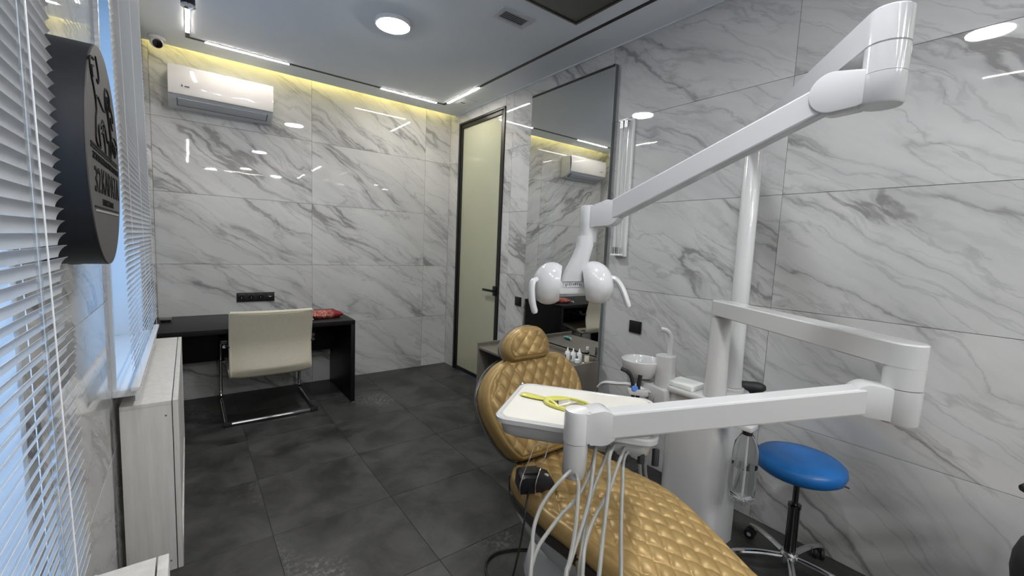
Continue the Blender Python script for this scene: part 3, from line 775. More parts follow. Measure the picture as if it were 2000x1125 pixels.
# ------------------------------------------------------------------ desk
dk = thing('desk', 'long matte black desk against the back marble wall', 'desk', (0.47, 4.22, 0))
dx0, dx1, dy0, dy1 = -0.243, 1.183, 3.854, 4.592
MB().box(dx0, dx1, dy0, dy1, 0.712, 0.75).build('desk_top', M['black_wood'], dk, bevel=0.0015)
for x0, x1 in ((dx1-0.036, dx1), (dx0, dx0+0.036)): MB().box(x0, x1, dy0, dy1-0.02, 0, 0.712).build('side_panel', M['black_wood'], dk, bevel=0.0015)
MB().box(dx0+0.036, dx1-0.036, 4.40, 4.418, 0.375, 0.712).build('modesty_panel', M['black_wood'], dk, bevel=0.001)
t = thing('desk_puck', 'small grey topped black puck at the left end of the desk', 'device', (-0.16, 4.37, 0.75))
MB().lathe([(0.028, 0), (0.036, 0.006), (0.036, 0.014)], (-0.16, 4.37, 0.75), n=24).build('base', M['black_matte'], t)
MB().prism(rrect(0.040, 0.030, 0.006), 0.016, axes((-0.16, 4.37, 0.765), (1, 0, 0), (0, 1, 0), (0, 0, 1))).build('top', M['grille_dark'], t, bevel=0.002)
t = thing('velvet_pouch', 'puffy red velvet pouch with pale floral embroidery on the desk', 'pouch', (0.98, 4.1, 0.75))
def pillow(b, cx, cy, z, lx, ly, hgt, rot, n=18):
    R_ = axes((cx, cy, z), (cos(rot), sin(rot), 0), (-sin(rot), cos(rot), 0), (0, 0, 1))
    for s in (1, 0.22):
        top = s == 1
        g = [[None]*(n+1) for _ in range(n+1)]
        for i in range(n+1):
            for j in range(n+1):
                u, v = -1+2*i/n, -1+2*j/n
                k = max(0, (1-abs(u)**2.6)*(1-abs(v)**2.6))**0.5
                wob = 0.12*sin(5*u+2*v)*cos(4*v)
                g[i][j] = b.bm.verts.new(R_ @ V((lx*u*(1-0.06*v*v), ly*v*(1-0.06*u*u), hgt*0.5 + (hgt*0.5*k*(1+wob) if top else -hgt*0.5*min(1, k*1.6)))))
        for i in range(n):
            for j in range(n): b.bm.faces.new((g[i][j], g[i+1][j], g[i+1][j+1], g[i][j+1]))
    bmesh.ops.remove_doubles(b.bm, verts=b.bm.verts, dist=0.0004)
b = MB(); pillow(b, 0.985, 4.13, 0.75, 0.145, 0.115, 0.062, radians(12)); b.build('pouch_body', M['pouch'], t, angle=80)
b = MB(); pillow(b, 0.86, 4.36, 0.75, 0.13, 0.07, 0.024, radians(4)); b.build('folded_flap', M['red_dark'], t, angle=80)
MB().tube(spline([(0.865, 4.03, 0.765), (0.85, 4.0, 0.775), (0.845, 3.985, 0.765), (0.86, 3.975, 0.758)]), 0.006, 8).build('tie_cord', M['cream'], t)

# ------------------------------------------------------------------ office chair
oc = thing('office_chair', 'cream leather cantilever chair with chrome frame at the black desk', 'chair', (0.52, 4.05, 0))
prof = [(3.715, 0.885), (3.722, 0.86), (3.742, 0.80), (3.765, 0.72), (3.785, 0.64), (3.790, 0.56), (3.782, 0.49), (3.775, 0.43), (3.79, 0.39), (3.84, 0.372), (3.92, 0.378), (4.05, 0.395), (4.18, 0.412), (4.27, 0.418), (4.30, 0.405)]
prof = [(p.x, p.y) for p in spline([(a, b_, 0) for a, b_ in prof], 3)]
def sling(x0, x1, off, thick, nseg=14):
    b = MB(); rows = []
    N = len(prof)
    for i, (y, z) in enumerate(prof):
        a, c = prof[max(0, i-1)], prof[min(N-1, i+1)]
        ty, tz_ = c[0]-a[0], c[1]-a[1]; L = sqrt(ty*ty+tz_*tz_); ny, nz = -tz_/L, ty/L     # to the sitter's side
        fr, bk = [], []
        for k in range(nseg+1):
            u = -1+2*k/nseg
            sag = 0.030*(1-u*u) * (1.0 if z > 0.42 else 0.4)
            x = (x0+x1)/2 + u*(x1-x0)/2
            o1 = off + thick/2*(1-abs(u)**8*0.6); o2 = off - thick/2*(1-abs(u)**8*0.6)
            fr.append(V((x, y - sag*abs(ny) + ny*o1, z - sag*abs(nz)*0.5 + nz*o1)))
            bk.append(V((x, y - sag*abs(ny) + ny*o2, z - sag*abs(nz)*0.5 + nz*o2)))
        rows.append(fr + bk[::-1])
    b.loft(rows)
    return b
sling(0.236, 0.792, 0.0, 0.030).build('sling_upholstery', M['cream'], oc, bevel=0.0, angle=50)
for s, xx in ((-1, 0.236), (1, 0.792)):
    MB().tube([(xx, y+0.002, z) for y, z in prof], 0.0115, 8).build('piping', M['cream'], oc)
b = MB(); b.tube([(0.236 + (0.792-0.236)*k/12, 3.716-0.030*(1-(-1+2*k/12)**2), 0.888) for k in range(13)], 0.0135, 8); b.build('piping', M['cream'], oc)
def cant(x):
    return [(x, 3.80, 0.020), (x, 4.34, 0.020), (x, 4.40, 0.030), (x, 4.425, 0.07), (x, 4.415, 0.16), (x, 4.36, 0.42), (x, 4.32, 0.56), (x, 4.28, 0.615), (x, 4.20, 0.632), (x, 3.92, 0.622), (x, 3.83, 0.618)]
for x in (0.200, 0.826):
    MB().tube(spline(cant(x), 4), 0.0125, 10, flat=1.0).build('side_frame', M['chrome'], oc)
MB().tube([(0.200, 3.79, 0.020), (0.826, 3.79, 0.020)], 0.0125, 10).build('floor_bar', M['chrome'], oc)
for x in (0.206, 0.820):
    MB().box(x-0.03, x+0.03, 3.775, 3.805, 0.004, 0.036).build('floor_cap', M['black_rubber'], oc, bevel=0.006)
for x, q in ((0.200, 0.236), (0.826, 0.792)):
    MB().box(min(x, x)-0.022, x+0.022, 3.86, 4.20, 0.630, 0.658).build('armrest_pad', M['black_rubber'], oc, bevel=0.008, seg=3)
    MB().tube([(x, 3.86, 0.620), (q, 3.782, 0.622)], 0.010, 8).build('arm_bracket', M['black_rubber'], oc)
    MB().tube([(x, 4.37, 0.37), (q, 4.27, 0.40)], 0.009, 8).build('seat_bracket', M['chrome'], oc)

# ------------------------------------------------------------------ dental chair
dc = thing('dental_chair', 'gold quilted leather dental chair with dark brown trim and white base', 'dental chair', (1.34, 1.0, 0))
QW, QH = 0.066, 0.100
def quilt(x, y, W=QW, H=QH):
    a, b_ = x/W + y/H, x/W - y/H
    s = abs(sin(pi*a)*sin(pi*b_))
    return s**0.34
def cushion(rows, half, pt, name, m, border, amp, thick, R, edge_dist, nu=110, W=QW, H=QH, wrap=0.0, parent=dc, sub=None):
    """rows: list of v; half(v): half width; pt(x, v, h): position with height h; edge_dist(v): distance to the ends"""
    b = MB(); prev = None
    for v in rows:
        w = half(v); cur = []
        for k in range(nu+1):
            u = -cos(pi*k/nu) if False else -1+2*k/nu
            u = math.copysign(abs(u)**0.9, u)
            x = u*w
            d = min((1-abs(u))*w, edge_dist(v))
            t = max(0.0, min(d/R, 1.0)); hh = thick*(sqrt(max(0, 1-(1-t)**2)) - 1)
            m_ = max(0.0, min((d-border)/0.018, 1.0)); m_ = m_*m_*(3-2*m_)
            seam = math.exp(-((d-border)/0.004)**2)
            q = quilt(x, v, W, H)
            hh += amp*(q-0.55)*m_ - 0.0035*seam
            cur.append(b.bm.verts.new(pt(x, v, hh)))
        if prev:
            for k in range(nu): b.bm.faces.new((prev[k], prev[k+1], cur[k+1], cur[k]))
        prev = cur
    return b
def outline_loop(vs, half):
    return [(half(v), v) for v in vs] + [(-half(v), v) for v in reversed(vs)]
# seat and leg rest: centre line from the back (s = 0) to the foot (s = 1.62)
CX = 1.335
def seat_line(s):
    y = 1.44 - s
    z = interp([(0, 0.505), (0.15, 0.498), (0.30, 0.500), (0.42, 0.508), (0.52, 0.506), (0.64, 0.484), (0.80, 0.445), (1.0, 0.392), (1.3, 0.312), (1.5, 0.258)], s)
    return y, z
SW = [(0, 0.150), (0.02, 0.205), (0.06, 0.245), (0.12, 0.268), (0.25, 0.280), (0.40, 0.284), (0.55, 0.276), (0.70, 0.248), (0.85, 0.214), (1.0, 0.192), (1.2, 0.172), (1.38, 0.150), (1.46, 0.118), (1.50, 0.06)]
SW = [(p.x, p.y) for p in spline([(a, b_, 0) for a, b_ in SW], 5)]
seat_half = lambda s: interp(SW, s)
def seat_pt(x, s, h):
    y, z = seat_line(s)
    y2, z2 = seat_line(s+0.02); n = V((0, -(z2-z), (y2-y))).normalized() * -1
    if n.z < 0: n = -n
    dome = -0.036*(abs(x)/max(seat_half(s), 0.05))**2.0*min(1, s*3)
    return V((CX + x, y, z + dome)) + n*h
rows = [0.0 + 1.5*k/360 for k in range(361)]
cushion(rows, seat_half, seat_pt, 'seat', M['gold'], 0.022, 0.0160, 0.040, 0.034, lambda s: min(s, 1.5-s)+0.0, nu=130, W=0.066, H=0.100).build('seat_cushion', M['gold'], dc, angle=80)
def seat_band(h0, h1, off0, off1, name, m):
    vs = [0.0 + 1.5*k/80 for k in range(81)]
    pts = [(seat_half(v), v, 1) for v in vs] + [(seat_half(v), v, -1) for v in reversed(vs)]
    b = MB(); rings = []
    for h, off in ((h0, off0), ((h0+h1)/2, (off0+off1)/2 + 0.004), (h1, off1)):
        ring = []
        for w, v, sgn in pts:
            e = off if 0.001 < v < 1.499 else off
            vv = v + (off if v > 1.45 else -off if v < 0.03 else 0)*1.0
            p = seat_pt(sgn*w, v, 0)
            ring.append(V((p.x + sgn*off, p.y + (off if v < 0.03 else (-off if v > 1.45 else 0)), p.z + h)))
        rings.append(ring)
    b.loft(rings, caps=False)
    return b.build(name, m, dc, angle=60)
seat_band(-0.036, -0.062, 0.000, 0.001, 'seat_border', M['gold_side'])
seat_band(-0.060, -0.106, 0.012, 0.002, 'seat_band', M['brown_band'])
# strap loop on the seat's side
MB().tube(spline([(CX-0.276, 0.93, 0.425), (CX-0.292, 0.93, 0.39), (CX-0.295, 0.90, 0.33), (CX-0.285, 0.86, 0.28), (CX-0.25, 0.83, 0.26)], 5), 0.012, 8, flat=0.25).build('strap', M['gold_side'], dc)
# white under shell
def shell_ring(z, w, ya, yb, n=40):
    return [V((CX + w*math.copysign(abs(cos(a))**0.7, cos(a)), (ya+yb)/2 + (yb-ya)/2*math.copysign(abs(sin(a))**0.7, sin(a)), z)) for a in [2*pi*k/n for k in range(n)]]
sh = MB()
vs = [0.0 + 1.5*k/60 for k in range(61)]
def under_ring(scale, dz, shift):
    pts = [(seat_half(v), v, 1) for v in vs] + [(seat_half(v), v, -1) for v in reversed(vs)]
    out = []
    for w, v, s in pts:
        p = seat_pt(s*w, v, 0); out.append(V((CX + (p.x-CX)*scale, 0.72 + (p.y-0.72)*scale + shift, p.z + dz)))
    return out
sh.loft([under_ring(0.985, -0.098, 0), under_ring(0.965, -0.14, 0), under_ring(0.90, -0.19, 0.02), under_ring(0.74, -0.24, 0.06), under_ring(0.55, -0.265, 0.10)])
sh.build('under_shell', M['chair_white'], dc, angle=60)
ps = MB()
ps.loft([shell_ring(0.0, 0.22, 0.62, 1.42), shell_ring(0.03, 0.225, 0.61, 1.43), shell_ring(0.15, 0.205, 0.66, 1.40), shell_ring(0.19, 0.18, 0.72, 1.34)])
ps.build('floor_base', M['chair_white'], dc, bevel=0.0, angle=50)
MB().loft([shell_ring(0.185, 0.15, 0.80, 1.25), shell_ring(0.30, 0.13, 0.85, 1.20), shell_ring(0.40, 0.17, 0.75, 1.30)]).build('lift_column', M['chair_white'], dc, angle=50)
# backrest
BO = V((CX, 1.405, 0.515)); tilt = radians(24)
BU = V((0, sin(tilt), cos(tilt))); BN = V((0, -cos(tilt), sin(tilt)))
BL = 0.460
BW = [(0, 0.165), (0.02, 0.205), (0.06, 0.238), (0.12, 0.268), (0.2, 0.294), (0.27, 0.304), (0.33, 0.294), (0.38, 0.266), (0.42, 0.225), (0.447, 0.175), (BL, 0.120)]
BW = [(p.x, p.y) for p in spline([(a, b_, 0) for a, b_ in BW], 5)]
back_half = lambda v: interp(BW, v)
def back_pt(x, v, h):
    curve = -0.035*(x/0.3)**2                       # wings come forward a little less than the middle
    return BO + V((x, 0, 0)) + BU*v + BN*(0.055 + h + curve)
rows = [BL*k/150 for k in range(151)]
cushion(rows, back_half, back_pt, 'back', M['gold'], 0.020, 0.0125, 0.040, 0.034, lambda v: min(v, BL-v), nu=130, W=0.066, H=0.100).build('backrest_cushion', M['gold'], dc, angle=80)
def back_shell(h0, h1, grow0, grow1, name, m, cap=False, half=back_half, pt=back_pt, n=60, vmax=0.460):
    vs = [vmax*k/n for k in range(n+1)]
    b = MB(); rings = []
    cv = vmax*0.55
    for h, g in ((h0, grow0), ((h0+h1)/2, (grow0+grow1)/2+0.003), (h1, grow1)):
        ring = []
        for sgn, seq in ((1, vs), (-1, vs[::-1])):
            for v in seq:
                w = half(v)
                dirv = V((w, (v-cv))); dirv.normalize()
                ring.append(pt(sgn*(w + g*dirv.x), v + g*dirv.y, h))
        rings.append(ring)
    b.loft(rings, caps=cap)
    if cap:
        pass
    return b.build(name, m, dc, angle=60)
back_shell(-0.034, -0.075, 0.0, 0.003, 'backrest_border', M['gold_side'])
back_shell(-0.070, -0.100, 0.012, 0.004, 'backrest_band', M['grey_shell'])
back_shell(-0.098, -0.115, 0.004, -0.06, 'backrest_shell', M['chair_white'], cap=True)
# headrest
HO = BO + BU*0.437 + BN*0.062
HW = [(0, 0.105), (0.015, 0.130), (0.04, 0.146), (0.07, 0.146), (0.10, 0.130), (0.13, 0.098), (0.148, 0.060), (0.155, 0.020)]
HW = [(p.x, p.y) for p in spline([(a, b_, 0) for a, b_ in HW], 5)]
head_half = lambda v: 0.91*interp(HW, v)
HT = radians(16); HU = V((0, sin(HT), cos(HT))); HN = V((0, -cos(HT), sin(HT)))
HX = CX - 0.046
def head_pt(x, v, h): return V((HX + x, HO.y, HO.z)) + HU*v + HN*(0.045 + h - 0.03*(x/0.14)**2)
rows = [0.155*k/70 for k in range(71)]
cushion(rows, head_half, head_pt, 'head', M['gold'], 0.016, 0.010, 0.04, 0.032, lambda v: min(v, 0.155-v), nu=90, W=0.066, H=0.075).build('headrest_cushion', M['gold'], dc, angle=80)
back_shell(-0.028, -0.060, 0.0, 0.003, 'headrest_border', M['gold_side'], half=head_half, pt=head_pt, vmax=0.155)
back_shell(-0.056, -0.085, 0.008, 0.0, 'headrest_shell', M['grey_shell'], cap=True, half=head_half, pt=head_pt, vmax=0.155)
MB().box(-0.035, 0.035, 0.40, 0.56, -0.055, -0.042, axes(BO, (1, 0, 0), BU, BN)).build('headrest_bar', M['steel'], dc, bevel=0.002)
MB().box(-0.10, 0.10, -0.12, 0.10, -0.055, -0.01, axes(BO, (1, 0, 0), BU, BN)).build('backrest_hinge', M['black_rubber'], dc, bevel=0.006)

# hand control on the seat
hc = thing('seat_hand_control', 'dark navy foot control lying on the seat with curved metal hoops', 'controller', (1.10, 1.22, 0.5))
CM = axes((1.116, 1.262, 0.482), V((0.86, -0.38, 0)).normalized()*1.12, V((0.38, 0.86, 0)).normalized()*1.12, (0, 0, 1.12))
MB().prism([(-0.062, 0.0), (-0.058, 0.055), (-0.045, 0.062), (0.02, 0.058), (0.064, 0.040), (0.068, 0.030), (0.060, 0.0)], 0.085, CM @ axes((0, 0.04, 0), (1, 0, 0), (0, 0, 1), (0, -1, 0))).build('body', M['navy'], hc, bevel=0.006)
MB().box(-0.045, 0.018, -0.02, 0.03, 0.060, 0.066, CM).build('pedal_plate', M['black_rubber'], hc, bevel=0.002)
MB().lathe([(0.010, 0), (0.009, 0.006), (0.0, 0.008)], CM @ V((0.046, -0.01, 0.045)), (0.2, 0.1, 1), n=14).build('button', M['grille'], hc)
for dx in (-0.062, -0.005):
    MB().tube(spline([CM @ V(p) for p in ((dx, -0.048, 0.0), (dx-0.004, -0.055, 0.04), (dx+0.012, -0.045, 0.085), (dx+0.045, -0.01, 0.128), (dx+0.07, 0.04, 0.138))], 5), 0.0022, 8).build('hoop', M['chrome'], hc)
MB().tube([CM @ V((0.008, 0.04, 0.138)), CM @ V((0.036, 0.052, 0.142)), CM @ V((0.065, 0.04, 0.138))], 0.0022, 8).build('hoop_bridge', M['chrome'], hc)
MB().tube(spline([CM @ V((-0.03, -0.045, 0.012)), (1.03, 1.20, 0.47), (1.005, 1.18, 0.40), (0.985, 1.19, 0.25), (0.97, 1.22, 0.10), (0.95, 1.25, 0.012), (1.0, 1.32, 0.008), (1.10, 1.36, 0.008)], 6), 0.004, 8).build('cable', M['black_rubber'], hc)
tag(MB().tube(spline([(1.30, 1.455, 0.0085), (1.22, 1.505, 0.0085), (1.13, 1.53, 0.0085), (1.06, 1.50, 0.0085), (1.02, 1.42, 0.0085), (1.00, 1.30, 0.0085), (1.02, 1.12, 0.0085), (1.09, 0.98, 0.0085)], 6), 0.0055, 8).build('floor_cable', M['black_rubber']), 'black cable looping over the dark floor beside the dental chair base', 'cable')

# ------------------------------------------------------------------ dental unit (cabinet, spittoon, suction)
du = thing('dental_unit', 'white dental unit cabinet with spittoon bowl and cup filler', 'dental unit', (2.1, 1.08, 0))
ub = MB()
def ucont(x0, x1, y0, y1, r, n=6):
    w, h = (x1-x0)/2, (y1-y0)/2
    return [((x0+x1)/2 + a, (y0+y1)/2 + b_) for a, b_ in rrect(w, h, r, n)]
ub.loft([[V((x, y, z)) for x, y in ucont(1.972, 2.262, 0.935, 1.236, 0.06)] for z in (0.0, 0.40, 0.752)])
ub.build('cabinet_body', M['unit_white'], du, angle=60)
ut = MB()
ut.loft([[V((x, y, z)) for x, y in ucont(1.96-e, 2.274+e, 0.922-e, 1.25+e, 0.05)] for z, e in ((0.754, -0.006), (0.760, 0.0), (0.782, 0.0), (0.788, -0.004))])
ut.build('cabinet_lid', M['unit_white'], du, angle=60)
MB().lathe([(0.058, 0), (0.058, 0.012), (0.050, 0.016)], (2.206, 1.0, 0.788), n=24).build('post_collar', M['unit_white'], du)
# spittoon
BCX, BCY = 1.955, 1.375
MB().lathe([(0.035, 0.795), (0.075, 0.80), (0.098, 0.835), (0.104, 0.880), (0.1045, 0.888), (0.100, 0.890), (0.094, 0.884), (0.080, 0.846), (0.045, 0.832), (0.0, 0.828)], (BCX, BCY, 0), n=40).build('spittoon_bowl', M['unit_white'], du)
blk = MB()
blk.loft([[V((x, y, z)) for x, y in ucont(1.945, 2.045, 1.205, 1.300, 0.04)] for z in (0.70, 0.82, 0.925, 0.932)])
blk.build('filler_block', M['unit_white'], du, bevel=0.0, angle=60)
MB().loft([[V((x, y, z)) for x, y in ((1.93, y), (2.04, y), (2.04, y), (1.93, y))] if False else [V((1.925, y, z0)), V((2.035, y, z0)), V((2.035, y, z1)), V((1.925, y, z1))] for y, z0, z1 in ((1.20, 0.66, 0.765), (1.30, 0.69, 0.775), (1.44, 0.745, 0.80))]).build('bowl_arm', M['unit_white'], du, bevel=0.008)
MB().tube(spline([(2.015, 1.245, 0.93), (2.014, 1.245, 1.00), (2.012, 1.247, 1.035), (1.998, 1.262, 1.062), (1.978, 1.285, 1.068)], 6), 0.0135, 10, flat=0.8).build('water_spout', M['unit_white'], du)
MB().box(1.995, 2.042, 1.01, 1.215, 0, 0) if False else None
# suction holder
MB().tube(spline([(1.99, 1.25, 0.715), (1.93, 1.30, 0.735), (1.87, 1.36, 0.765), (1.845, 1.44, 0.752), (1.838, 1.52, 0.735), (1.838, 1.56, 0.70)], 6), 0.018, 10, flat=0.55).build('holder_arm', M['unit_white'], du)
hb = axes((1.868, 1.345, 0.74), V((0.55, -0.83, 0)).normalized(), V((0.83, 0.55, 0)).normalized(), (0, 0, 1))
MB().prism(rrect(0.055, 0.03, 0.02), 0.03, hb @ Matrix.Translation((0.02, 0, -0.02))).build('holder_block', M['unit_white'], du, bevel=0.004)
SQ = V((1.862, 1.345, 0.0))
MB().tube(spline([SQ+V((0, 0, 0.60)), SQ+V((0, 0, 0.72)), SQ+V((-0.005, 0.004, 0.78)), SQ+V((-0.02, 0.02, 0.83)), SQ+V((-0.05, 0.05, 0.85))], 5), 0.010, 10).build('suction_handpiece', M['black_rubber'], du)
MB().tube([SQ+V((0.012, -0.02, 0.60)), SQ+V((0.012, -0.02, 0.76)), SQ+V((0.018, -0.024, 0.825))], 0.011, 10).build('suction_handpiece', M['black_rubber'], du)
MB().lathe([(0.016, 0), (0.017, 0.004), (0.014, 0.008)], SQ+V((-0.012, -0.015, 0.755)), V((-0.65, -0.75, 0.1)), n=18).build('blue_badge', M['blue_badge'], du)
for k, (x, y) in enumerate(((1.915, 1.28), (1.935, 1.262))):
    MB().tube(spline([(x, y, 0.72), (x-0.01, y, 0.6), (x-0.03, y+0.01, 0.40), (x, y+0.01, 0.25), (x+0.05, y-0.03, 0.20)], 5), 0.010, 8).build('suction_hose', M['hose'], du)
# tissue pack on the lid
tp = MB().prism(rrect(0.062, 0.07, 0.008), 0.026, axes((1.985+0.045, 1.150, 0.789), (1, 0, 0), (0, 1, 0), (0, 0, 1)))
tag(tp.build('tissue_pack', M['pale_paper'], bevel=0.004), 'flat pale tissue pack lying on the white unit lid beside the posts', 'tissue pack')
# water bottle
wbx, wby = 1.985, 0.812
wbt = thing('water_bottle', 'clear plastic water bottle hanging half full beside the unit cabinet', 'bottle', (wbx, wby, 0.3))
def petal_ring(r, z, amt, n=40):
    return [V((wbx + (r*(1+amt*cos(5*a)))*cos(a), wby + (r*(1+amt*cos(5*a)))*sin(a), z)) for a in [2*pi*k/n for k in range(n)]]
BZ = 0.048
def pr(r, z, amt): return petal_ring(r, z + BZ, amt)
MB().loft([pr(0.016, 0.322, 0.3), pr(0.034, 0.305, 0.18), pr(0.046, 0.322, 0.10), pr(0.052, 0.36, 0.02), pr(0.053, 0.40, 0), pr(0.053, 0.54, 0), pr(0.047, 0.585, 0), pr(0.028, 0.62, 0), pr(0.016, 0.635, 0)]).build('bottle_body', M['clear'], wbt, angle=60)
MB().loft([pr(0.012, 0.328, 0.2), pr(0.044, 0.335, 0.08), pr(0.0505, 0.38, 0), pr(0.0505, 0.478, 0)]).build('water', M['water'], wbt, angle=60)
MB().cyl((wbx, wby, 0.625+BZ), (wbx, wby, 0.66+BZ), 0.02, n=18).build('cap', M['black_rubber'], wbt)
MB().tube([(wbx+0.004, wby, 0.63+BZ), (wbx+0.008, wby, 0.48+BZ), (wbx-0.004, wby-0.004, 0.335+BZ)], 0.0045, 8).build('dip_tube', M['bottle_white'], wbt)
MB().box(wbx-0.025, wbx+0.045, wby-0.025, 0.9345, 0.645+BZ, 0.668+BZ).build('bottle_holder', M['unit_white'], wbt, bevel=0.004)

# ------------------------------------------------------------------ arms: shared shapes
def arm_bar(b, p0, p1, h, w, r=0.008):
    p0, p1 = V(p0), V(p1); d = (p1-p0); L = d.length; d.normalize()
    side = d.cross(V((0, 0, 1))).normalized(); up = side.cross(d)
    b.prism(rrect(w/2, h/2, r, 2), L, axes(p0, side, up, d)); return b
def flat_link(b, c0, r0, c1, r1, z0, z1, n=14):
    """stadium seen from above between two vertical axes"""
    c0, c1 = V(c0), V(c1); d = (c1-c0); a0 = math.atan2(d.y, d.x)
    pts = [(c0.x + r0*cos(a0+pi/2+pi*k/n), c0.y + r0*sin(a0+pi/2+pi*k/n)) for k in range(n+1)]
    pts += [(c1.x + r1*cos(a0-pi/2+pi*k/n), c1.y + r1*sin(a0-pi/2+pi*k/n)) for k in range(n+1)]
    e = 0.004
    rings = []
    for z, s in ((z0, -e), (z0+e, 0), (z1-e, 0), (z1, -e)):
        ring = []
        for i, (x, y) in enumerate(pts):
            c = c0 if i <= n else c1; r = r0 if i <= n else r1
            ring.append(V((c.x + (x-c.x)*(r+s)/r, c.y + (y-c.y)*(r+s)/r, z)))
        rings.append(ring)
    b.loft(rings); return b

# ------------------------------------------------------------------ instrument delivery arm
dl = thing('instrument_delivery_arm', 'white jointed arm carrying the instrument tray over the dental chair', 'delivery arm', (2.015, 0.99, 0.79))
PA, PB = V((2.018, 0.992, 0)), V((1.558, 0.255, 0))
MB().lathe([(0.052, 0.790), (0.050, 0.86), (0.046, 1.10), (0.044, 1.178)], (PA.x, PA.y, 0), n=28).build('post', M['unit_white'], dl)
MB().lathe([(0.0455, 1.18), (0.0455, 1.20)], (PA.x, PA.y, 0), n=28).build('post_joint', M['unit_white'], dl)
b = MB(); flat_link(b, PA, 0.046, PB, 0.046, 1.186, 1.256); b.build('upper_arm', M['unit_white'], dl, angle=28)
MB().lathe([(0.0455, 1.130), (0.0455, 1.190)], (PB.x, PB.y, 0), n=28).build('elbow_sleeve', M['unit_white'], dl)
# lower bracket at the elbow
QB, QA = V((1.512, 0.318, 1.087)), V((0.918, 0.772, 0.978))
ldir = (QA-QB); ldir.z = 0; ldir.normalize(); lside = ldir.cross(V((0, 0, 1)))
def knuckle(b, axis_xy, pivot, z0, z1, rp, wy):
    """block: a vertical cylinder at axis_xy blended to a horizontal round end at pivot"""
    ax = V((axis_xy[0], axis_xy[1], 0)); d = V((pivot.x-ax.x, pivot.y-ax.y, 0)); L = d.length; d.normalize(); s = d.cross(V((0, 0, 1)))
    zc = pivot.z
    prof = []
    for k in range(17):
        a = -pi/2 + pi*k/16; prof.append((L + rp*cos(a), zc + rp*sin(a)))
    prof = [(-0.001, z0), (0.03, z0)] + [(L*0.45, min(zc-rp*0.9, z0+0.02) if False else z0 + (zc-rp-z0)*0.55)] + prof + [(L*0.45, z1 + (zc+rp-z1)*0.25), (0.03, z1), (-0.001, z1)]
    b.prism(prof, wy, axes(ax - s*(-wy/2), d, V((0, 0, 1)), -s if d.cross(V((0, 0, 1))).dot(-s) > 0 else s) if False else axes(ax - s*(wy/2), d, V((0, 0, 1)), s))
    return b
b = MB(); knuckle(b, PB, QB, 1.035, 1.128, 0.047, 0.066); b.build('elbow_knuckle', M['unit_white'], dl, bevel=0.003, angle=18)
MB().lathe([(0.043, 1.031), (0.0455, 1.036), (0.0455, 1.128)], (PB.x, PB.y, 0), n=28).build('elbow_barrel', M['unit_white'], dl)
b = MB(); arm_bar(b, QB, QA, 0.074, 0.056, 0.006); b.build('lower_arm', M['unit_white'], dl, angle=18)
JB = V((0.862, 0.802, 0))
b = MB(); knuckle(b, JB, QA, 0.935, 1.020, 0.050, 0.066); b.build('tray_knuckle', M['unit_white'], dl, bevel=0.003, angle=18)
MB().lathe([(0.037, 0.932), (0.037, 1.012), (0.034, 1.022)], (JB.x, JB.y, 0), n=28).build('tray_barrel', M['unit_white'], dl)
MB().lathe([(0.031, 0.828), (0.0345, 0.833), (0.0345, 0.930)], (JB.x, JB.y, 0), n=28).build('tray_pivot', M['unit_white'], dl)
# tray
TWv, TDv = V((0.60, -0.80, 0)), V((-0.80, -0.60, 0))
TO = V((1.02, 1.25, 0.948))
TMX = axes(TO + TWv*0.245 + TDv*0.18, TWv, TDv, V((0, 0, 1)))
if TMX.to_3x3().determinant() < 0: TMX = axes(TO + TWv*0.245 + TDv*0.18, TWv, -TDv, V((0, 0, 1)))
def tray_ring(w, h, r, z): return [TMX @ V((x, y, z)) for x, y in rrect(w, h, r, 6)]
MB().loft([tray_ring(0.205, 0.14, 0.04, -0.072), tray_ring(0.226, 0.158, 0.045, -0.060), tray_ring(0.234, 0.168, 0.045, -0.022)]).build('tray_body', M['unit_white'], dl, angle=50)
MB().loft([tray_ring(0.236, 0.170, 0.045, -0.022), tray_ring(0.244, 0.179, 0.045, -0.018), tray_ring(0.245, 0.180, 0.045, -0.004), tray_ring(0.240, 0.175, 0.042, 0.0), tray_ring(0.232, 0.167, 0.040, -0.001), tray_ring(0.229, 0.164, 0.038, -0.005)]).build('tray_rim', M['unit_white'], dl, angle=40)
MB().loft([tray_ring(0.228, 0.163, 0.038, -0.0052), tray_ring(0.226, 0.161, 0.037, -0.001), tray_ring(0.222, 0.157, 0.035, -0.0005)]).build('tray_mat', M['tray_mat'], dl, angle=40)
for p in ((1.02, 1.245, 0.94), (1.29, 0.885, 0.94)):
    MB().lathe([(0.010, 0), (0.010, 0.006), (0.006, 0.007)], p, V((-0.2, 0.2, 0.2)), n=14).build('rim_hook', M['steel'], dl)
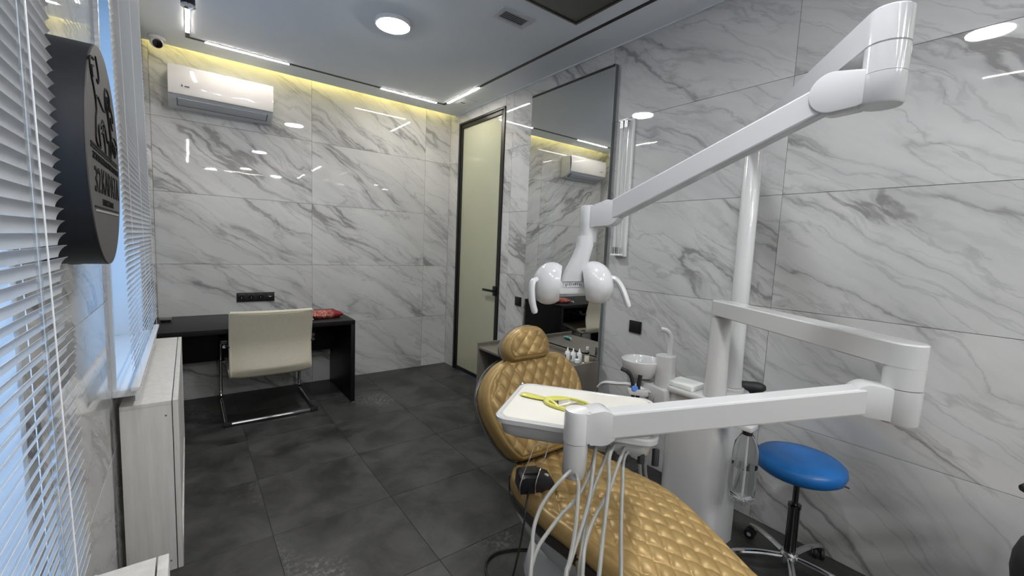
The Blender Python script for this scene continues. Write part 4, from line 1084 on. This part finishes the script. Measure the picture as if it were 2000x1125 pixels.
# instrument holders and hoses
holder_pts = [(0.985, 0.765), (1.010, 0.735), (1.035, 0.705), (1.060, 0.675)]
for x, y in holder_pts:
    MB().tube([(x, y, 0.955-0.05), (x-0.008, y-0.006, 0.895), (x-0.014, y-0.010, 0.865)], 0.010, 10).build('instrument', M['black_rubber'], dl)
HO_ = [
 [(0.880, 0.800, 0.865), (0.809, 0.784, 0.851), (0.765, 0.785, 0.825), (0.718, 0.778, 0.793), (0.679, 0.758, 0.76), (0.647, 0.723, 0.726), (0.621, 0.696, 0.703), (0.585, 0.66, 0.64), (0.57, 0.64, 0.50), (0.60, 0.66, 0.34), (0.72, 0.72, 0.18), (0.95, 0.78, 0.10)],
 [(0.93, 0.79, 0.93), (0.923, 0.781, 0.894), (0.874, 0.758, 0.842), (0.823, 0.748, 0.803), (0.764, 0.749, 0.771), (0.713, 0.745, 0.742), (0.679, 0.739, 0.722), (0.651, 0.725, 0.702), (0.632, 0.711, 0.688), (0.60, 0.68, 0.60), (0.62, 0.66, 0.40), (0.75, 0.70, 0.20), (0.95, 0.76, 0.12)],
 [(0.862, 0.802, 0.84), (0.817, 0.744, 0.855), (0.797, 0.723, 0.829), (0.767, 0.696, 0.795), (0.73, 0.668, 0.761), (0.692, 0.644, 0.734), (0.673, 0.633, 0.722), (0.635, 0.60, 0.64), (0.64, 0.60, 0.40), (0.76, 0.67, 0.18), (0.96, 0.74, 0.10)],
 [(0.93, 0.79, 0.93), (0.911, 0.773, 0.908), (0.895, 0.759, 0.887), (0.836, 0.717, 0.819), (0.792, 0.694, 0.779), (0.739, 0.67, 0.74), (0.702, 0.653, 0.716), (0.688, 0.645, 0.707), (0.655, 0.62, 0.62), (0.66, 0.61, 0.40), (0.78, 0.66, 0.18), (0.97, 0.72, 0.10)],
 [(0.975, 0.765, 0.93), (0.948, 0.758, 0.891), (0.90, 0.743, 0.847), (0.854, 0.727, 0.807), (0.821, 0.71, 0.776), (0.772, 0.676, 0.731), (0.726, 0.64, 0.693), (0.68, 0.60, 0.60), (0.69, 0.59, 0.38), (0.80, 0.65, 0.18), (0.98, 0.70, 0.10)],
 [(0.99, 0.755, 0.92), (0.918, 0.725, 0.904), (0.878, 0.69, 0.853), (0.83, 0.656, 0.803), (0.786, 0.625, 0.764), (0.734, 0.587, 0.725), (0.69, 0.56, 0.62), (0.70, 0.56, 0.38), (0.82, 0.62, 0.18), (0.99, 0.68, 0.10)],
 [(1.0, 0.73, 0.92), (0.963, 0.718, 0.899), (0.926, 0.707, 0.865), (0.887, 0.693, 0.831), (0.857, 0.687, 0.81), (0.809, 0.678, 0.778), (0.763, 0.659, 0.745), (0.718, 0.623, 0.708), (0.67, 0.58, 0.60), (0.68, 0.57, 0.38), (0.81, 0.62, 0.16), (1.0, 0.66, 0.10)],
 [(1.03, 0.70, 0.92), (0.984, 0.723, 0.887), (0.935, 0.688, 0.827), (0.878, 0.642, 0.764), (0.806, 0.579, 0.697), (0.75, 0.53, 0.60), (0.74, 0.52, 0.38), (0.84, 0.58, 0.16), (1.0, 0.64, 0.10)],
]
for pts in HO_:
    MB().tube(spline(pts, 6), 0.0052, 8).build('hose', M['hose'], dl)

# hand mirror on the tray
hm = thing('hand_mirror', 'yellow plastic hand mirror lying on the white tray', 'hand mirror', (0.97, 1.0, 0.95))
md = V((0.103, -0.229, 0)).normalized(); ms = V((-md.y, md.x, 0))
MMX = axes((0.927, 1.137, 0.9485), md, ms, (0, 0, 1))
b = MB(); b.tube([MMX @ V((x, 0, 0.005)) for x in (0, 0.01, 0.04, 0.075, 0.095, 0.112)], 0.01, 12, taper=[0.008, 0.016, 0.0175, 0.015, 0.012, 0.016], flat=0.32); b.build('handle', M['yellow'], hm)
ex, ey, ec = 0.082, 0.050, 0.178
ring = [MMX @ V((ec + ex*cos(a), ey*sin(a), 0.005)) for a in [2*pi*k/40 for k in range(41)]]
b = MB(); b.tube(ring, 0.0065, 8, caps=False); b.build('ring', M['yellow'], hm)
b = MB()
for s in (-1, 1): b.tube(spline([MMX @ V(p) for p in ((0.108, 0, 0.005), (0.135, s*0.020, 0.005), (0.165, s*0.049, 0.005))], 5), 0.006, 8)
b.build('prong', M['yellow'], hm)
b = MB(); b.loft([[MMX @ V((ec+0.012 + (ex-0.016)*cos(a)*e, (ey-0.004)*sin(a)*e, z)) for a in [2*pi*k/40 for k in range(40)]] for z, e in ((0.002, 1.0), (0.0065, 1.0))]); b.build('mirror_glass', M['mirror'], hm, angle=30)

# ------------------------------------------------------------------ operating lamp
ol = thing('operating_lamp', 'white twin head dental lamp on a long jointed arm and post', 'dental lamp', (2.206, 1.0, 0.79))
LP, LJ = V((2.206, 1.0, 0)), V((1.385, 0.335, 0))
MB().lathe([(0.046, 0.806), (0.043, 0.83), (0.041, 0.95), (0.040, 1.99), (0.038, 1.995)], (LP.x, LP.y, 0), n=28).build('pole', M['unit_white'], ol)
b = MB(); flat_link(b, LP, 0.042, LJ, 0.046, 1.995, 2.082); b.build('upper_arm', M['lamp_white'], ol, angle=28)
MB().lathe([(0.010, 2.082), (0.010, 2.095), (0.006, 2.098)], (LP.x, LP.y, 0), n=14).build('pole_cap', M['steel'], ol)
LQ, LE = V((1.378, 0.432, 1.905)), V((1.297, 1.105, 1.612))
MB().lathe([(0.0455, 1.93), (0.0455, 1.995)], (LJ.x, LJ.y, 0), n=28).build('elbow_sleeve', M['lamp_white'], ol)
b = MB(); knuckle(b, LJ, LQ, 1.862, 1.945, 0.052, 0.066); b.build('elbow_knuckle', M['lamp_white'], ol, bevel=0.003, angle=18)
MB().lathe([(0.042, 1.856), (0.0455, 1.861), (0.0455, 1.929)], (LJ.x, LJ.y, 0), n=28).build('elbow_barrel', M['lamp_white'], ol)
b = MB(); arm_bar(b, LQ, LE, 0.072, 0.052, 0.006); b.build('spring_arm', M['lamp_white'], ol, angle=18)
LK = V((1.272, 1.185, 0))
b = MB(); knuckle(b, LK, LE, 1.555, 1.640, 0.050, 0.062); b.build('head_knuckle', M['lamp_white'], ol, bevel=0.003, angle=18)
MB().lathe([(0.034, 1.50), (0.036, 1.56), (0.036, 1.636), (0.033, 1.642)], (LK.x, LK.y, 0), n=28).build('head_barrel', M['lamp_white'], ol)
# head: local frame, x to the picture's right, y away (where it shines), z up
hx = V((0.70, -0.714, 0)).normalized(); hy = V((0.714, 0.70, 0)).normalized()
LH = axes((1.225, 1.215, 1.330), hx, hy, (0, 0, 1)) @ Matrix.Rotation(radians(-4), 4, 'Y')
yk = [(LK.x, LK.y, 1.505)]
b = MB()
yk = [((0.056, 0.0, 0.190), 0.034, 0.030), ((0.054, 0.0, 0.150), 0.035, 0.031), ((0.040, -0.003, 0.110), 0.037, 0.031), ((0.022, -0.006, 0.070), 0.041, 0.030), ((0.008, -0.008, 0.035), 0.046, 0.027), ((0.004, -0.008, 0.012), 0.047, 0.025)]
b.loft([[LH @ V((c[0]+x, c[1]+y, c[2])) for x, y in rrect(w, d_, min(w, d_)*0.85, 5)] for c, w, d_ in yk])
b.build('yoke', M['lamp_white'], ol, angle=50)
b = MB(); b.prism(rrect(0.070, 0.026, 0.016, 5), 0.055, LH @ axes((0.0, -0.026, -0.012), (1, 0, 0), (0, 0, 1), (0, 1, 0))); b.build('bridge', M['lamp_white'], ol, bevel=0.003)
MB().box(-0.030, 0.044, -0.0282, -0.0258, -0.010, 0.009, LH).build('rating_label', M['grille'], ol)
lb = MB()
for k in range(9):
    x = -0.022 + k*0.0075; lb.box(x, x+random.uniform(0.002, 0.005), -0.0290, -0.0280, random.uniform(-0.008, -0.003), random.uniform(0.001, 0.007), LH)
lb.build('label_print', M['label_ink'], ol)
def pod(s):
    off = 0.098 if s < 0 else 0.106; b = MB(); rings = []
    n = 32
    for k in range(13):                                # outer dome lies away from the bridge, cut flat on the inner side
        a = k/12
        x = s*(0.062 - 0.118*a)                        # from outside to inside
        e = sqrt(max(0.0, 1-((0.062-0.118*a + 0.012)/0.0745)**2)) if k else 0.12
        zz, yy = 0.090*e, 0.075*e
        lean = -s*0.10
        rings.append([LH @ V((s*off + x + lean*(zz*sin(t)), yy*cos(t)*(1.0 if cos(t) < 0 else 0.72), zz*sin(t)*(1.0 if sin(t) > 0 else 0.92))) for t in [2*pi*j/n for j in range(n)]])
    b.loft(rings)
    p = b.build('lamp_pod', M['lamp_white'], ol, bevel=0.0, angle=42)
    g = MB(); g.lathe([(0.048, 0), (0.050, 0.003), (0.046, 0.008), (0, 0.012)], LH @ V((s*(off+0.004), 0.046, 0)), hy, n=28); g.build('lens', M['clear'], p)
    path = ((-0.135, -0.045, 0.022), (-0.148, -0.062, 0.016), (-0.154, -0.070, -0.015), (-0.152, -0.072, -0.062), (-0.142, -0.070, -0.108)) if s < 0 else \
           ((0.150, -0.010, 0.022), (0.172, -0.014, 0.016), (0.192, -0.020, -0.010), (0.208, -0.026, -0.052), (0.220, -0.032, -0.092))
    h = MB(); h.tube(spline([LH @ V(q) for q in path], 4), 0.012, 12,
           taper=[0.0145]*5+[0.0150]*4+[0.0155]*4+[0.0145]*3+[0.010], flat=0.8); h.build('handle', M['lamp_white'], ol)
pod(-1); pod(1)

# ------------------------------------------------------------------ blue stool
st = thing('blue_stool', 'round blue vinyl stool on chrome five star base with casters', 'stool', (2.2, 0.67, 0))
SC = V((2.2, 0.668, 0))
MB().lathe([(0.10, 0.497), (0.155, 0.500), (0.172, 0.512), (0.179, 0.535), (0.175, 0.558), (0.160, 0.571), (0.10, 0.577), (0.0, 0.578)], SC, n=48).build('seat', M['blue_vinyl'], st, angle=60)
MB().cyl(SC+V((0, 0, 0.485)), SC+V((0, 0, 0.4995)), 0.11, n=32).build('seat_plate', M['black_rubber'], st)
MB().cyl(SC+V((0, 0, 0.32)), SC+V((0, 0, 0.486)), 0.0125, n=18).build('gas_rod', M['dark_chrome'], st)
MB().lathe([(0.024, 0.10), (0.024, 0.325), (0.027, 0.33), (0.027, 0.345), (0.014, 0.348)], SC, n=20).build('column', M['dark_chrome'], st)
MB().tube([SC+V((0.02, -0.04, 0.488)), SC+V((0.075, -0.135, 0.482)), SC+V((0.10, -0.165, 0.470))], 0.006, 8, flat=0.6).build('lever', M['black_rubber'], st)
MB().lathe([(0.030, 0.060), (0.037, 0.066), (0.037, 0.105), (0.030, 0.115)], SC, n=24).build('hub', M['chrome'], st)
for k in range(5):
    a = radians(61 + 72*k); dv = V((cos(a), sin(a), 0))
    MB().tube(spline([SC+dv*0.03+V((0, 0, 0.088)), SC+dv*0.12+V((0, 0, 0.088)), SC+dv*0.20+V((0, 0, 0.080)), SC+dv*0.252+V((0, 0, 0.066))], 4), 0.015, 10, flat=0.8).build('leg', M['chrome'], st)
    cb_ = MB(); sd = V((-sin(a+0.6), cos(a+0.6), 0)); c0 = SC+dv*0.252+V((0, 0, 0.0265))
    cas = cb_.cyl(c0+V((0, 0, 0.005)), c0+V((0, 0, 0.045)), 0.008, n=10).build('caster', M['black_rubber'], st)
    for s in (-1, 1):
        MB().lathe([(0.017, 0), (0.0255, 0.002), (0.0255, 0.015), (0.016, 0.018)], c0+sd*(s*0.006), sd*s, n=20).build('wheel', M['black_rubber'], cas)
        MB().cyl(c0+sd*(s*0.0235), c0+sd*(s*0.0255), 0.010, n=14).build('wheel_cap', M['grille'], cas)
MB().tube(spline([SC+V((0.05, 0.06, 0.490)), SC+V((0.11, 0.20, 0.490)), SC+V((0.15, 0.30, 0.53)), SC+V((0.155, 0.32, 0.65)), SC+V((0.15, 0.31, 0.77))], 5), 0.010, 8, flat=0.6).build('backrest_bar', M['chrome'], st)
b = MB()
bc = V((2.345, 0.985, 0.785)); bd = V((0.22, -0.975, 0)).normalized()
b.tube([bc + bd*t + V((-0.02*(1-(t/0.085)**2), 0, 0.012*t/0.085)) for t in [-0.085+0.17*k/12 for k in range(13)]], 0.03, 14, taper=[0.012, 0.024, 0.029]+[0.031]*7+[0.029, 0.024, 0.012], flat=1.0)
b.build('backrest_pad', M['black_rubber'], st, angle=60)

# ------------------------------------------------------------------ black stool at the right edge
bs = thing('black_stool', 'black padded stool with backrest cut off by the right edge', 'stool', (2.135, -0.165, 0))
BC = V((2.135, -0.165, 0))
MB().lathe([(0.10, 0.430), (0.17, 0.433), (0.192, 0.455), (0.198, 0.50), (0.196, 0.55), (0.185, 0.59), (0.15, 0.605), (0, 0.610)], BC, n=40).build('seat', M['black_rubber'], bs, angle=60)
MB().cyl(BC+V((0, 0, 0.10)), BC+V((0, 0, 0.431)), 0.022, n=18).build('column', M['dark_chrome'], bs)
MB().lathe([(0.030, 0.060), (0.037, 0.066), (0.037, 0.105), (0.030, 0.115)], BC, n=24).build('hub', M['chrome'], bs)
for k in range(5):
    a = radians(20 + 72*k); dv = V((cos(a), sin(a), 0))
    MB().tube([BC+dv*0.03+V((0, 0, 0.088)), BC+dv*0.20+V((0, 0, 0.080)), BC+dv*0.252+V((0, 0, 0.06))], 0.015, 10, flat=0.8).build('leg', M['chrome'], bs)
    MB().ball(BC+dv*0.252+V((0, 0, 0.026)), 0.026, 14, 8).build('caster', M['black_rubber'], bs)
MB().tube(spline([BC+V((0.10, 0.03, 0.425)), BC+V((0.20, 0.06, 0.42)), BC+V((0.245, 0.07, 0.50)), BC+V((0.22, 0.07, 0.64)), BC+V((0.13, 0.06, 0.745))], 5), 0.010, 8, flat=0.6).build('backrest_bar', M['chrome'], bs)
b = MB()
bc = V((2.20, -0.065, 0.765)); bd = V((0.62, -0.785, 0)).normalized()
b.tube([bc + bd*t + V((0, 0, 0)) for t in [-0.125+0.25*k/12 for k in range(13)]], 0.03, 14, taper=[0.010, 0.022, 0.028]+[0.030]*7+[0.028, 0.022, 0.010], flat=1.0)
b.build('backrest_pad', M['black_rubber'], bs, angle=60)
